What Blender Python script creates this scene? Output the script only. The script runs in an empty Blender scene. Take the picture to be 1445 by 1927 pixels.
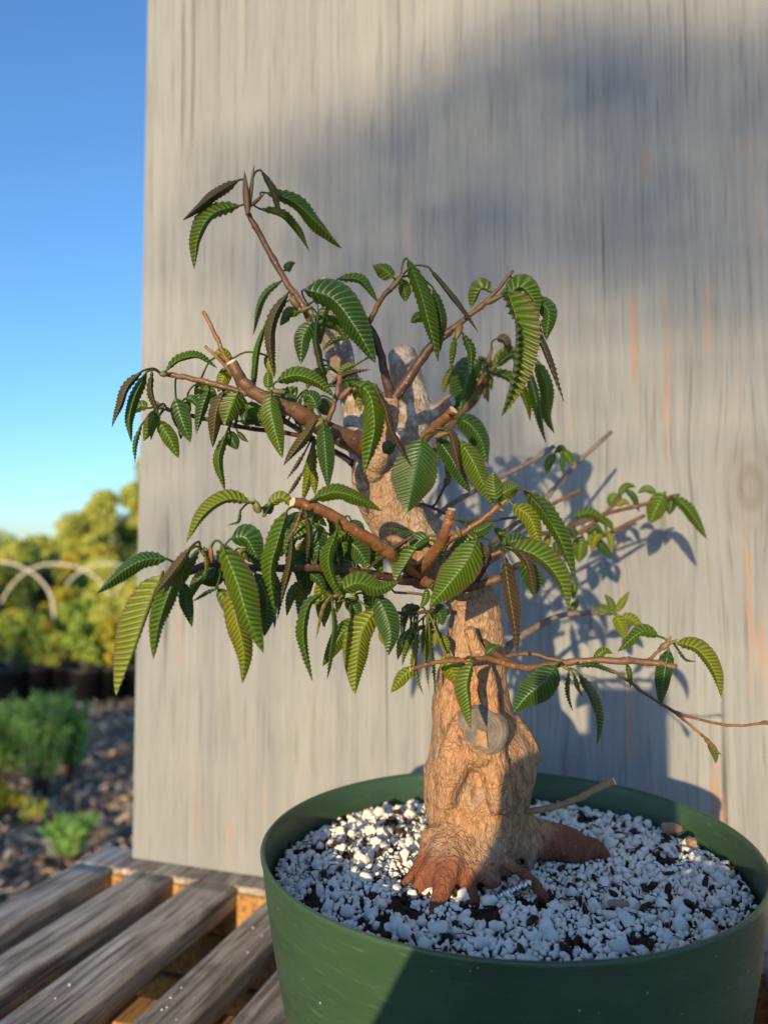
import bpy, bmesh, math, random
import numpy as np
from mathutils import Vector, Matrix, noise, Quaternion

random.seed(7); rng = np.random.default_rng(7)
sc = bpy.context.scene
R = math.radians

# ------------------------------------------------------------------ camera
CAM = Vector((0.0, 0.0, 1.163))          # metres above the ground
FPX = 1446.0                             # focal length in photo pixels (1445 wide)
PITCH = R(3.25)
cam = bpy.data.objects.new('camera', bpy.data.cameras.new('camera'))
sc.collection.objects.link(cam); sc.camera = cam
cam.location = CAM; cam.rotation_euler = (R(90) + PITCH, 0, 0)
cam.data.sensor_fit = 'HORIZONTAL'; cam.data.sensor_width = 36.0
cam.data.lens = 36.0 * FPX / 1445.0
cam.data.clip_start = 0.02; cam.data.clip_end = 3000
cam.data.dof.use_dof = True; cam.data.dof.focus_distance = 0.435; cam.data.dof.aperture_fstop = 7.6

# ------------------------------------------------------------------ light
SUN_AZ, SUN_EL = 18.65, 10.2             # the light travels this far right of the view, downward
wd = bpy.data.worlds.new('World'); sc.world = wd; wd.use_nodes = True
nt = wd.node_tree; bg = nt.nodes['Background']
sky = nt.nodes.new('ShaderNodeTexSky'); sky.sky_type = 'NISHITA'; sky.sun_disc = False
sky.sun_elevation = R(SUN_EL); sky.sun_rotation = R(180 + SUN_AZ)
sky.air_density = 1.0; sky.dust_density = 0.6; sky.ozone_density = 4.8; sky.altitude = 0
nt.links.new(sky.outputs[0], bg.inputs[0]); bg.inputs[1].default_value = 0.15
sun = bpy.data.objects.new('sun', bpy.data.lights.new('sun', 'SUN')); sc.collection.objects.link(sun)
sun.data.energy = 3.1; sun.data.angle = R(0.53); sun.data.color = (1.0, 0.77, 0.44)
DSUN = Vector((math.sin(R(SUN_AZ)) * math.cos(R(SUN_EL)), math.cos(R(SUN_AZ)) * math.cos(R(SUN_EL)), -math.sin(R(SUN_EL))))
sun.rotation_euler = DSUN.to_track_quat('-Z', 'Y').to_euler(); sun.location = (-3, -8, 4)
vs = sc.view_settings; vs.view_transform = 'Standard'; vs.look = 'None'; vs.gamma = 1; vs.use_curve_mapping = False
vs.exposure = 1.03
sc.render.engine = 'CYCLES'; sc.cycles.use_denoising = True
sc.cycles.max_bounces = 5; sc.cycles.diffuse_bounces = 3; sc.cycles.glossy_bounces = 2; sc.cycles.transparent_max_bounces = 4

# ------------------------------------------------------------------ helpers
COL = sc.collection
def at(px, py, Y):
    """the point of the photo pixel (px, py) at distance Y in front of the camera"""
    xc = (px - 722.5) / FPX; yc = -(py - 963.5) / FPX
    fy = math.cos(PITCH) - yc * math.sin(PITCH); fz = math.sin(PITCH) + yc * math.cos(PITCH)
    k = Y / fy
    return Vector((xc * k, Y, CAM.z + fz * k))
YAW = R(18.5)
EQ = Vector((math.sin(YAW), math.cos(YAW), 0))      # along the slats, towards the board
EP = Vector((math.cos(YAW), -math.sin(YAW), 0))     # along the board
TOPZ = CAM.z - 0.363                                # table top
def PQ(p, q, z): return EP * p + EQ * q + Vector((0, 0, z))

def link(o, parent=None):
    COL.objects.link(o)
    if parent is not None: o.parent = parent
    return o
def tag(o, label, cat, group=None):
    o['label'] = label; o['category'] = cat
    if group: o['group'] = group
    return o
def empty(name, label=None, cat=None, group=None, loc=(0, 0, 0), rz=0):
    o = link(bpy.data.objects.new(name, None)); o.location = loc; o.rotation_euler[2] = rz
    o.empty_display_size = 0.05
    if label: tag(o, label, cat, group)
    return o
def mesh_np(name, V, F, smooth=True):
    V = np.asarray(V, np.float32); F = np.asarray(F, np.int32)
    me = bpy.data.meshes.new(name); n, k = F.shape
    me.vertices.add(len(V)); me.vertices.foreach_set('co', V.ravel())
    me.loops.add(n * k); me.loops.foreach_set('vertex_index', F.ravel())
    me.polygons.add(n); me.polygons.foreach_set('loop_start', np.arange(n, dtype=np.int32) * k)
    me.polygons.foreach_set('use_smooth', np.full(n, smooth))
    me.update(calc_edges=True); me.validate()
    return me
def mesh_py(name, V, F, smooth=True):
    me = bpy.data.meshes.new(name); me.from_pydata([tuple(v) for v in V], [], F); me.update()
    me.polygons.foreach_set('use_smooth', [smooth] * len(me.polygons))
    return me
def obj(name, me, mat=None, parent=None, kind=None):
    o = bpy.data.objects.new(name, me)
    if mat is not None:
        for m in (mat if isinstance(mat, (list, tuple)) else [mat]):
            if me.materials.find(m.name) < 0 or isinstance(mat, (list, tuple)): me.materials.append(m)
    link(o, parent)
    if kind: o['kind'] = kind
    return o
def spline(pts, n):
    """Catmull-Rom through tuples of any length, n samples per span"""
    P = [np.array(p, float) for p in pts]
    P = [2 * P[0] - P[1]] + P + [2 * P[-1] - P[-2]]
    out = []
    for i in range(1, len(P) - 2):
        for k in range(n):
            t = k / n; a, b, c, d = P[i - 1:i + 3]
            out.append(0.5 * ((2 * b) + (c - a) * t + (2 * a - 5 * b + 4 * c - d) * t * t + (3 * b - a - 3 * c + d) * t ** 3))
    out.append(P[-2]); return out
def frames(C):
    """parallel-transport frames along a list of points"""
    C = [Vector(c) for c in C]; T = []
    for i in range(len(C)):
        a = C[max(0, i - 1)]; b = C[min(len(C) - 1, i + 1)]; T.append((b - a).normalized())
    u = T[0].orthogonal().normalized(); out = []
    for i, t in enumerate(T):
        u = (u - t * u.dot(t)).normalized(); out.append((t, u, t.cross(u)))
    return out
def tube(C, Rr, ns=10, cap=True, jit=0.0, seed=0):
    """swept tube: vertices and polygons (two end caps last)"""
    fr = frames(C); V = []; F = []
    for i, (c, r, (t, u, w)) in enumerate(zip(C, Rr, fr)):
        for k in range(ns):
            a = 2 * math.pi * k / ns; rr = r
            if jit: rr *= 1 + jit * noise.noise(Vector((math.cos(a) * 1.3 + seed, math.sin(a) * 1.3, i * 0.35)))
            V.append(Vector(c) + (u * math.cos(a) + w * math.sin(a)) * rr)
    for i in range(len(C) - 1):
        for k in range(ns):
            k2 = (k + 1) % ns; F.append((i * ns + k, i * ns + k2, (i + 1) * ns + k2, (i + 1) * ns + k))
    if cap:
        F.append(tuple(reversed(range(ns)))); F.append(tuple(range((len(C) - 1) * ns, len(C) * ns)))
    return V, F
def box_vf(lo, hi, bev=0.0):
    bm = bmesh.new(); bmesh.ops.create_cube(bm, size=1)
    for v in bm.verts:
        v.co = Vector([(lo[i] + hi[i]) / 2 + v.co[i] * (hi[i] - lo[i]) for i in range(3)])
    if bev: bmesh.ops.bevel(bm, geom=bm.edges[:], offset=bev, segments=2, affect='EDGES', profile=0.6)
    V = [v.co.copy() for v in bm.verts]; F = [[v.index for v in f.verts] for f in bm.faces]; bm.free()
    return V, F

# ------------------------------------------------------------------ materials
class NT:
    def __init__(s, name, rough=0.6, spec=0.4):
        s.m = bpy.data.materials.new(name); s.m.use_nodes = True; s.t = s.m.node_tree
        s.b = s.t.nodes['Principled BSDF']; s.out = s.t.nodes['Material Output']
        s.b.inputs['Roughness'].default_value = rough; s.b.inputs['Specular IOR Level'].default_value = spec
    def n(s, typ, ins=None, **pr):
        nd = s.t.nodes.new('ShaderNode' + typ)
        for k, v in pr.items(): setattr(nd, k, v)
        for k, v in (ins or {}).items(): s.set(nd.inputs[k], v)
        return nd
    def set(s, sock, v):
        if isinstance(v, bpy.types.NodeSocket): s.t.links.new(v, sock)
        elif isinstance(v, bpy.types.Node): s.t.links.new(v.outputs[0], sock)
        else:
            if sock.type == 'RGBA' and len(v) == 3: v = (*v, 1)
            sock.default_value = v
    def math(s, op, a, b=0.0, clamp=False):
        return s.n('Math', {0: a, 1: b}, operation=op, use_clamp=clamp).outputs[0]
    def coords(s, scale=(1, 1, 1), loc=(0, 0, 0), what='Object'):
        tc = s.n('TexCoord'); return s.n('Mapping', {'Vector': tc.outputs[what], 'Scale': scale, 'Location': loc}).outputs[0]
    def noise(s, vec, scale=5, detail=4, rough=0.55, dist=0.0):
        return s.n('TexNoise', {'Vector': vec, 'Scale': scale, 'Detail': detail, 'Roughness': rough, 'Distortion': dist}).outputs[0]
    def step(s, v, a, b, lo=0.0, hi=1.0):
        return s.n('MapRange', {0: v, 1: a, 2: b, 3: lo, 4: hi}, interpolation_type='SMOOTHSTEP').outputs[0]
    def mix(s, f, a, b, mode='MIX'):
        nd = s.n('Mix', data_type='RGBA', blend_type=mode); s.set(nd.inputs[0], f); s.set(nd.inputs[6], a); s.set(nd.inputs[7], b)
        return nd.outputs[2]
    def col(s, c): s.set(s.b.inputs['Base Color'], c)
    def bump(s, h, strength=0.4, dist=0.002):
        nd = s.n('Bump', {'Height': h, 'Strength': strength, 'Distance': dist}); s.t.links.new(nd.outputs[0], s.b.inputs['Normal'])

def mat_leaf(name, base, alt, vein, edge, rough=0.33, trans=0.30):
    s = NT(name, rough, 0.42)
    at_ = s.n('Attribute', attribute_name='groove').outputs['Fac']; ed = s.n('Attribute', attribute_name='edge').outputs['Fac']
    rnd = s.n('ObjectInfo').outputs['Random']
    c = s.mix(rnd, base, alt)
    mot = s.noise(s.coords(what='Generated'), 6, 3)
    c = s.mix(s.step(mot, 0.35, 0.75, 0, 0.35), c, alt)
    c = s.mix(s.step(at_, 0.7, 0.0, 0, 0.8), c, tuple(x * 0.38 for x in base))  # pleat shade painted in: grooves darkened for contrast
    c = s.mix(s.step(ed, 0.10, 0.0, 0, 0.7), c, vein)
    far = s.noise(s.coords((1, 1, 1), (3, 0, 0), 'Generated'), 3.5, 4)
    blush = s.math('MULTIPLY', s.step(s.math('ADD', ed, s.math('MULTIPLY', far, 0.8)), 0.75, 1.55), s.step(rnd, 0.25, 1.0, 0.1, 0.8))
    c = s.mix(blush, c, tuple(0.55 * x + 0.45 * y for x, y in zip(edge, (0.13, 0.07, 0.035))))
    c = s.mix(s.step(at_, 0.65, 1.0, 0, 0.45), c, tuple(min(1, x * m_) for x, m_ in zip(alt, (2.0, 1.55, 1.2))))  # ridges painted lighter, as if catching the light
    c = s.mix(s.step(ed, 0.82, 1.0, 0, 0.75), c, edge)
    s.col(c)
    tr = s.n('BsdfTranslucent'); s.set(tr.inputs[0], s.mix(0.5, c, (0.30, 0.36, 0.02), 'MIX'))
    mx = s.n('MixShader', {0: trans, 1: s.b.outputs[0], 2: tr.outputs[0]})
    s.t.links.new(mx.outputs[0], s.out.inputs[0])
    s.bump(s.noise(s.coords(what='Generated'), 70, 2), 0.12, 0.001)
    return s.m
M = {}
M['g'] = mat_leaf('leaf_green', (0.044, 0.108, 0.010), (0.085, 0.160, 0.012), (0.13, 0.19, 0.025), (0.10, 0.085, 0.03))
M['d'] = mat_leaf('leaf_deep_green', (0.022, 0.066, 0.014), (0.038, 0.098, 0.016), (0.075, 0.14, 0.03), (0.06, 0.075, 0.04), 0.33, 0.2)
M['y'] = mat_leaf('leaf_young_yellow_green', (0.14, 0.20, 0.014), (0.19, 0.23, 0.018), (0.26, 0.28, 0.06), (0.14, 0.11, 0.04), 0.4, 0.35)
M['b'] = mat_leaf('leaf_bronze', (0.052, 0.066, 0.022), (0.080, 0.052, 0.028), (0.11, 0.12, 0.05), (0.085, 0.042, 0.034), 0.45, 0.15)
M['o'] = mat_leaf('bud_scale', (0.20, 0.20, 0.06), (0.26, 0.12, 0.07), (0.27, 0.14, 0.09), (0.22, 0.06, 0.06), 0.45, 0.25)

def mat_bark():
    s = NT('bark', 0.78, 0.25)
    v = s.coords((1, 1, 0.55)); big = s.noise(s.coords(), 14, 4)
    fine = s.noise(v, 260, 5, 0.65, 0.6)
    vw = s.n('VectorMath', {0: v, 1: s.n('VectorMath', {0: s.n('TexNoise', {'Vector': v, 'Scale': 120.0, 'Detail': 3.0}).outputs[1], 1: (.012, .012, .012)}, operation='MULTIPLY').outputs[0]}, operation='ADD').outputs[0]
    vor = s.n('TexVoronoi', {'Vector': vw, 'Scale': 300.0, 'Randomness': 1.0}, feature='DISTANCE_TO_EDGE').outputs[0]
    c = s.mix(s.step(big, 0.35, 0.65), (0.46, 0.245, 0.125), (0.40, 0.26, 0.17))
    c = s.mix(s.step(s.noise(s.coords(), 35, 4), 0.5, 0.72, 0, 0.55), c, (0.36, 0.30, 0.24))
    mid_ = s.noise(v, 95, 4, 0.7, 0.8)
    c = s.mix(s.step(mid_, 0.52, 0.34, 0, 0.45), c, (0.26, 0.135, 0.06))
    c = s.mix(s.step(mid_, 0.58, 0.70, 0, 0.5), c, (0.58, 0.42, 0.28))
    c = s.mix(s.step(fine, 0.55, 0.30, 0, 0.85), c, (0.12, 0.07, 0.04))
    c = s.mix(s.step(vor, 0.14, 0.0, 0, 0.30), c, (0.15, 0.085, 0.045))
    at_ = s.n('Attribute', attribute_name='root').outputs['Fac']
    red = s.mix(fine, (0.075, 0.026, 0.017), (0.32, 0.115, 0.055))
    c = s.mix(at_, c, red)
    hi = s.n('Attribute', attribute_name='high').outputs['Fac']
    pale = s.mix(s.step(s.noise(s.coords(), 75, 5, 0.7), 0.42, 0.62), (0.26, 0.19, 0.14), (0.56, 0.51, 0.47))
    c = s.mix(s.math('MULTIPLY', hi, 0.85), c, pale)
    s.col(c)
    h = s.math('ADD', s.math('ADD', s.math('MULTIPLY', fine, 0.8), s.math('MULTIPLY', mid_, 0.8)), s.step(vor, 0.0, 0.22, 0, 0.35))
    s.bump(h, 0.85, 0.0019)
    return s.m
M['bark'] = mat_bark()
def mat_twig(name, c0, c1, rough=0.5):
    s = NT(name, rough, 0.4)
    c = s.mix(s.step(s.noise(s.coords(), 45, 3), 0.3, 0.7), c0, c1)
    c = s.mix(s.step(s.noise(s.coords(), 420, 4, 0.6), 0.50, 0.30, 0, 0.6), c, tuple(x * 0.45 for x in c0))
    vor = s.n('TexVoronoi', {'Vector': s.coords(), 'Scale': 260.0}).outputs[0]
    c = s.mix(s.step(vor, 0.16, 0.08, 0, 0.85), c, (0.42, 0.33, 0.24))
    s.col(c); s.bump(s.noise(s.coords(), 500, 4), 0.5, 0.0008); return s.m
M['twig'] = mat_twig('twig_brown', (0.11, 0.055, 0.032), (0.17, 0.088, 0.045))
M['orange_twig'] = mat_twig('twig_chestnut', (0.17, 0.070, 0.028), (0.25, 0.115, 0.045), 0.4)
M['grey_twig'] = mat_twig('twig_grey', (0.15, 0.105, 0.085), (0.22, 0.165, 0.135), 0.6)
M['tan_twig'] = mat_twig('twig_tan', (0.24, 0.15, 0.08), (0.34, 0.23, 0.13), 0.6)
M['dark_twig'] = mat_twig('twig_dark', (0.065, 0.038, 0.028), (0.105, 0.06, 0.042), 0.45)
def mat_cut():
    s = NT('cut_wood', 0.75, 0.2)
    c = s.mix(s.noise(s.coords(), 300, 4), (0.55, 0.40, 0.24), (0.68, 0.55, 0.38)); s.col(c); return s.m
M['cut'] = mat_cut()
def mat_scar():
    s = NT('grey_scar', 0.7, 0.25)
    v = s.coords(); r = s.n('VectorMath', {0: v}, operation='LENGTH').outputs['Value']
    n1 = s.noise(v, 110, 4, 0.6)
    ring = s.math('SINE', s.math('ADD', s.math('MULTIPLY', r, 2600), s.math('MULTIPLY', n1, 9)))
    c = s.mix(s.step(n1, 0.3, 0.7), (0.10, 0.085, 0.075), (0.21, 0.17, 0.145))
    c = s.mix(s.step(ring, -1, 1, 0, 0.25), c, (0.08, 0.065, 0.055))
    s.col(c); s.bump(s.math('ADD', n1, s.math('MULTIPLY', ring, 0.08)), 0.6, 0.0015); return s.m
M['scar'] = mat_scar()

def mat_board():
    s = NT('weathered_stained_plywood', 0.82, 0.18)
    v1 = s.coords((1, 1, 0.012)); v2 = s.coords((1, 1, 0.05)); v3 = s.coords((1, 1, 0.10)); v0 = s.coords()
    sep = s.n('SeparateXYZ', {0: v0}); px, pz = sep.outputs[0], sep.outputs[2]
    warp = s.noise(s.coords((1, 1, 0.5)), 9, 2)
    # bend the grain round the knots
    shift = None; knotmask = None
    def AP(x, y):   # board coordinates of a photo pixel
        d = at(x, y, 1.0) - CAM; t = (BQ) / d.dot(EQ); q = CAM + d * t; return q.dot(EP), q.z - TOPZ
    for (x, y, r, dark) in ((1232, 1000, 0.012, 0.6), (1412, 918, 0.015, 1.0), (309, 1016, 0.008, 0.5), (1080, 1440, 0.007, 0.5), (805, 128, 0.006, 0.5)):
        kx, kz = AP(x, y)
        dx = s.math('SUBTRACT', px, kx); dz = s.math('MULTIPLY', s.math('SUBTRACT', pz, kz), 0.55)
        d2 = s.math('ADD', s.math('MULTIPLY', dx, dx), s.math('MULTIPLY', dz, dz))
        g = s.math('EXPONENT', s.math('MULTIPLY', d2, -1.0 / (r * r * 2.2)))
        dist = s.math('SQRT', d2)
        ring = s.step(s.math('SINE', s.math('ADD', s.math('MULTIPLY', dist, 7 / r), s.math('MULTIPLY', warp, 7))), -1, 1, 0.6, 1)
        k = s.math('MULTIPLY', s.math('MULTIPLY', g, ring), dark)
        knotmask = k if knotmask is None else s.math('MAXIMUM', knotmask, k)
        sh = s.math('MULTIPLY', s.math('MULTIPLY', dx, s.math('EXPONENT', s.math('MULTIPLY', d2, -1.0 / (r * r * 9)))), -0.55)
        shift = sh if shift is None else s.math('ADD', shift, sh)
    wob = s.math('MULTIPLY', s.math('SUBTRACT', s.noise(s.coords((1, 1, 1)), 3.0, 2), 0.5), 0.006)
    xx = s.math('ADD', s.math('ADD', px, shift), wob)
    def grain(fx, fz, detail=4, rough=0.6):
        cv = s.n('CombineXYZ', {0: s.math('MULTIPLY', xx, fx), 1: 0.0, 2: s.math('MULTIPLY', pz, fz)})
        return s.noise(cv.outputs[0], 1.0, detail, rough)
    g1 = grain(520, 9.0); g2 = grain(170, 2.2); g3 = grain(26, 1.2, 3); g4 = grain(800, 14, 2)
    blot = s.noise(s.coords((1, 1, 0.6)), 4.5, 4)
    c = s.mix(s.step(g2, 0.3, 0.7), (0.205, 0.215, 0.228), (0.275, 0.280, 0.283))
    c = s.mix(s.step(g3, 0.35, 0.7, 0, 0.45), c, (0.315, 0.318, 0.315))
    c = s.mix(s.step(blot, 0.42, 0.66, 0, 0.40), c, (0.225, 0.235, 0.25))
    c = s.mix(s.step(g1, 0.48, 0.30, 0, 0.8), c, (0.10, 0.10, 0.10))
    c = s.mix(s.step(g4, 0.52, 0.75, 0, 0.25), c, (0.42, 0.40, 0.37))
    crack = s.math('MULTIPLY', s.step(grain(150, 1.3, 2), 0.36, 0.31), s.step(grain(14, 2.4, 2), 0.42, 0.55))
    c = s.mix(s.math('MULTIPLY', crack, 0.75), c, (0.055, 0.052, 0.05))
    worn = s.math('MULTIPLY', s.step(grain(52, 5.0, 2), 0.575, 0.66), s.step(grain(190, 16, 4, 0.7), 0.45, 0.58))
    worn = s.math('MULTIPLY', worn, s.step(px, -0.6, 0.35, 0.30, 1.0))
    pat = None
    for (x, y, w_, h_) in ((1193, 640, 7, 130), (1254, 720, 5, 190), (1216, 310, 5, 50), (1330, 600, 7, 60), (1178, 1000, 5, 120), (1185, 1370, 6, 100), (1345, 1495, 9, 75), (1362, 1570, 5, 80), (1412, 1150, 6, 140), (1435, 1240, 7, 70), (492, 1500, 4, 40), (368, 1530, 4, 90), (432, 1585, 6, 50), (338, 1190, 4, 90)):
        kx, kz = AP(x, y); dx = s.math('MULTIPLY', s.math('SUBTRACT', xx, kx), FPX / w_ / .82); dz = s.math('MULTIPLY', s.math('SUBTRACT', pz, kz), FPX / h_ / .82)
        g = s.math('EXPONENT', s.math('MULTIPLY', s.math('ADD', s.math('MULTIPLY', dx, dx), s.math('MULTIPLY', dz, dz)), -0.8)); pat = g if pat is None else s.math('MAXIMUM', pat, g)
    brk = grain(260, 26, 3, 0.7)
    pat = s.step(s.math('ADD', pat, s.math('MULTIPLY', s.math('SUBTRACT', brk, 0.5), 2.2)), 0.35, 0.95)
    worn = s.math('MAXIMUM', s.math('MULTIPLY', worn, 0.45), pat)
    c = s.mix(s.math('MULTIPLY', worn, 0.45), c, (0.42, 0.20, 0.085))
    c = s.mix(s.math('MULTIPLY', knotmask, 0.6), c, (0.12, 0.095, 0.08))
    s.col(c)
    h = s.math('ADD', s.math('MULTIPLY', g1, 0.6), s.math('MULTIPLY', g2, 0.7))
    h = s.math('SUBTRACT', h, s.math('MULTIPLY', crack, 0.8))
    s.bump(h, 0.55, 0.0016)
    return s.m
def mat_slat(name, dark, light, fx=260):
    s = NT(name, 0.75, 0.25)
    tc = s.n('TexCoord').outputs['Object']; rnd = s.n('ObjectInfo').outputs['Random']
    off = s.n('CombineXYZ', {0: s.math('MULTIPLY', rnd, 7.0), 1: s.math('MULTIPLY', rnd, 13.0), 2: 0.0})
    v = s.n('VectorMath', {0: tc, 1: off.outputs[0]}, operation='ADD').outputs[0]
    wv = s.n('Mapping', {'Vector': v, 'Scale': (1, 0.035, 1)}).outputs[0]
    wv2 = s.n('Mapping', {'Vector': v, 'Scale': (1, 0.12, 1)}).outputs[0]
    g1 = s.noise(wv, fx, 5, 0.65, 0.3); g2 = s.noise(wv2, 45, 4, 0.6, 1.6)
    c = s.mix(s.step(g2, 0.32, 0.68), dark, light)
    c = s.mix(s.step(g1, 0.50, 0.36, 0, 0.85), c, tuple(x * 0.25 for x in dark))
    c = s.mix(s.step(g1, 0.56, 0.68, 0, 0.6), c, tuple(min(1, x * 1.45) for x in light))
    c = s.mix(s.step(s.noise(v, 16, 4), 0.5, 0.7, 0, 0.6), c, tuple(x * 0.5 for x in dark))
    vor = s.n('TexVoronoi', {'Vector': v, 'Scale': 120.0}).outputs[0]
    c = s.mix(s.step(vor, 0.075, 0.05, 0, 0.8), c, (0.6, 0.55, 0.48))
    s.col(c); s.bump(s.math('ADD', g1, s.math('MULTIPLY', g2, 0.5)), 0.9, 0.0028); return s.m
M['slat'] = mat_slat('weathered_slat', (0.25, 0.20, 0.155), (0.52, 0.46, 0.385))
M['joist'] = mat_slat('fresh_pine', (0.36, 0.18, 0.06), (0.46, 0.26, 0.09), 180)
def mat_pot():
    s = NT('green_plastic', 0.33, 0.5)
    v = s.coords(); n1 = s.noise(s.coords((1, 1, 4)), 14, 4)
    c = s.mix(s.step(n1, 0.3, 0.7), (0.031, 0.070, 0.036), (0.040, 0.082, 0.040))
    for scl, thr, sd in ((60.0, 0.035, 0), (140.0, 0.055, 3)):
        vor = s.n('TexVoronoi', {'Vector': s.coords((1, 1, 0.8), (sd, sd, 0)), 'Scale': scl}).outputs
        keep = s.step(s.noise(s.coords((1, 1, 1), (sd, 1, 0)), 9, 3), 0.46, 0.55)
        c = s.mix(s.math('MULTIPLY', s.step(vor[0], thr, thr * 0.6), keep), c, (0.62, 0.60, 0.52))
    scuff = s.noise(s.coords((1, 1, 9)), 60, 4, 0.7)
    c = s.mix(s.step(scuff, 0.56, 0.72, 0, 0.14), c, (0.30, 0.34, 0.28))
    s.col(c); s.set(s.b.inputs['Roughness'], s.step(scuff, 0.3, 0.7, 0.27, 0.46))
    s.bump(s.noise(s.coords((1, 1, 0.3)), 22, 3), 0.12, 0.003); return s.m
M['pot'] = mat_pot()
def mat_perlite():
    s = NT('perlite', 0.85, 0.2)
    rnd = s.noise(s.coords(), 110, 2); n = s.noise(s.coords(), 900, 3)
    c = s.mix(s.step(rnd, 0.35, 0.7), (0.88, 0.84, 0.76), (0.80, 0.73, 0.60))
    c = s.mix(s.step(s.noise(s.coords(), 260, 2), 0.62, 0.74, 0, 0.4), c, (0.58, 0.48, 0.36))
    s.col(c); s.bump(n, 0.5, 0.0006); return s.m
M['perlite'] = mat_perlite()
def mat_simple(name, a, b, scale=30, rough=0.85, bump=0.5, bd=0.003, spec=0.2):
    s = NT(name, rough, spec); n = s.noise(s.coords(), scale, 5, 0.6)
    s.col(s.mix(s.step(n, 0.3, 0.7), a, b)); s.bump(n, bump, bd); return s.m
M['peat'] = mat_simple('peat', (0.022, 0.013, 0.009), (0.075, 0.042, 0.025), 320, 0.95, 0.8, 0.002)
M['split'] = mat_simple('split_wood', (0.28, 0.17, 0.09), (0.40, 0.26, 0.15), 500)
M['barkchip'] = mat_simple('bark_chip', (0.30, 0.19, 0.14), (0.40, 0.27, 0.20), 180)
M['metal'] = mat_simple('zinc', (0.55, 0.56, 0.58), (0.70, 0.70, 0.72), 300, 0.3, 0.1); M['metal'].node_tree.nodes['Principled BSDF'].inputs['Metallic'].default_value = 1
M['mulch'] = mat_simple('mulch_soil', (0.07, 0.045, 0.03), (0.21, 0.15, 0.105), 9, 0.95, 0.8, 0.02)
def mat_chips():
    s = NT('wood_chips', 0.9, 0.15); n = s.noise(s.coords(), 14, 2)
    s.col(s.mix(s.step(n, 0.3, 0.7), (0.27, 0.17, 0.10), (0.74, 0.60, 0.44))); return s.m
M['chips'] = mat_chips()
def mat_foliage(name, a, b, trans=0.3):
    s = NT(name, 0.55, 0.25); n = s.noise(s.coords(), 2.2, 3); n2 = s.noise(s.coords(), 30, 2)
    c = s.mix(s.step(n, 0.3, 0.7), a, b); c = s.mix(s.step(n2, 0.35, 0.65, 0, 0.4), c, tuple(x * 0.75 for x in a)); s.col(c)
    tr = s.n('BsdfTranslucent'); s.set(tr.inputs[0], c); mx = s.n('MixShader', {0: trans, 1: s.b.outputs[0], 2: tr.outputs[0]})
    s.t.links.new(mx.outputs[0], s.out.inputs[0]); return s.m
M['f_yellow'] = mat_foliage('foliage_spring', (0.38, 0.41, 0.07), (0.48, 0.47, 0.10), .12)
M['f_lime'] = mat_foliage('foliage_lime', (0.38, 0.36, 0.03), (0.46, 0.33, 0.04), .12)
M['f_mid'] = mat_foliage('foliage_mid', (0.22, 0.33, 0.045), (0.32, 0.38, 0.06), .12)
M['f_dark'] = mat_foliage('foliage_dark', (0.05, 0.085, 0.02), (0.075, 0.11, 0.025), .12)
M['f_blue'] = mat_foliage('foliage_grey_green', (0.19, 0.38, 0.09), (0.28, 0.45, 0.11), .2)
M['wood_trunk'] = mat_simple('tree_bark', (0.08, 0.06, 0.045), (0.17, 0.13, 0.10), 20)
M['pvc'] = mat_simple('white_pipe', (0.58, 0.53, 0.44), (0.66, 0.62, 0.54), 20, 0.45, 0.1, spec=0.4)
M['black_pot'] = mat_simple('black_plastic', (0.012, 0.012, 0.014), (0.02, 0.02, 0.022), 20, 0.5, 0.1, spec=0.4)
M['purple'] = mat_simple('purple_petals', (0.12, 0.06, 0.22), (0.18, 0.10, 0.30), 60)
M['cloth'] = mat_simple('dark_cloth', (0.04, 0.05, 0.08), (0.06, 0.07, 0.10), 60)
M['glass'] = mat_simple('black_glass', (0.01, 0.01, 0.012), (0.012, 0.012, 0.014), 5, 0.15, 0.0, spec=0.5)
M['grass'] = mat_simple('grass', (0.05, 0.085, 0.02), (0.09, 0.12, 0.03), 3, 0.9, 0.5, 0.03)
M['hill'] = mat_foliage('wooded_hill', (0.045, 0.075, 0.03), (0.07, 0.10, 0.035), 0.0)

# ------------------------------------------------------------------ ground and far setting
def grid_sheet(name, x0, x1, y0, y1, nx, ny, fz, mat):
    xs = np.linspace(x0, x1, nx); ys = np.linspace(y0, y1, ny)
    V = [(x, y, fz(x, y)) for y in ys for x in xs]
    F = [(j * nx + i, j * nx + i + 1, (j + 1) * nx + i + 1, (j + 1) * nx + i) for j in range(ny - 1) for i in range(nx - 1)]
    return obj(name, mesh_np(name, V, F), mat, kind='structure')
grid_sheet('ground', -1500, 1500, -600, 2400, 2, 2, lambda x, y: -0.03, M['grass'])
grid_sheet('mulch_path', -6.0, 5.0, -3.0, 7.0, 111, 101, lambda x, y: 0.015 + 0.025 * noise.noise(Vector((x * 2, y * 2, 0))) + 0.01 * noise.noise(Vector((x * 9, y * 9, 1))), M['mulch'])
def hill(name, x0, x1, y, h):
    n = 90; V = []
    for i in range(n):
        x = x0 + (x1 - x0) * i / (n - 1)
        z = h * (0.75 + 0.5 * noise.noise(Vector((x * 0.012, 3, 0)))) + 0.5 * noise.noise(Vector((x * 0.09, 1, 0)))
        V += [(x, y - 40, -1), (x, y, max(z, 0.5)), (x, y + 80, -1)]
    F = []
    for i in range(n - 1):
        a = i * 3; b = a + 3
        F += [(a, b, b + 1, a + 1), (a + 1, b + 1, b + 2, a + 2)]
    return obj(name, mesh_np(name, V, F), M['hill'], kind='structure')
hill('hill', -700, 700, 260, 4.6)

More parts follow.
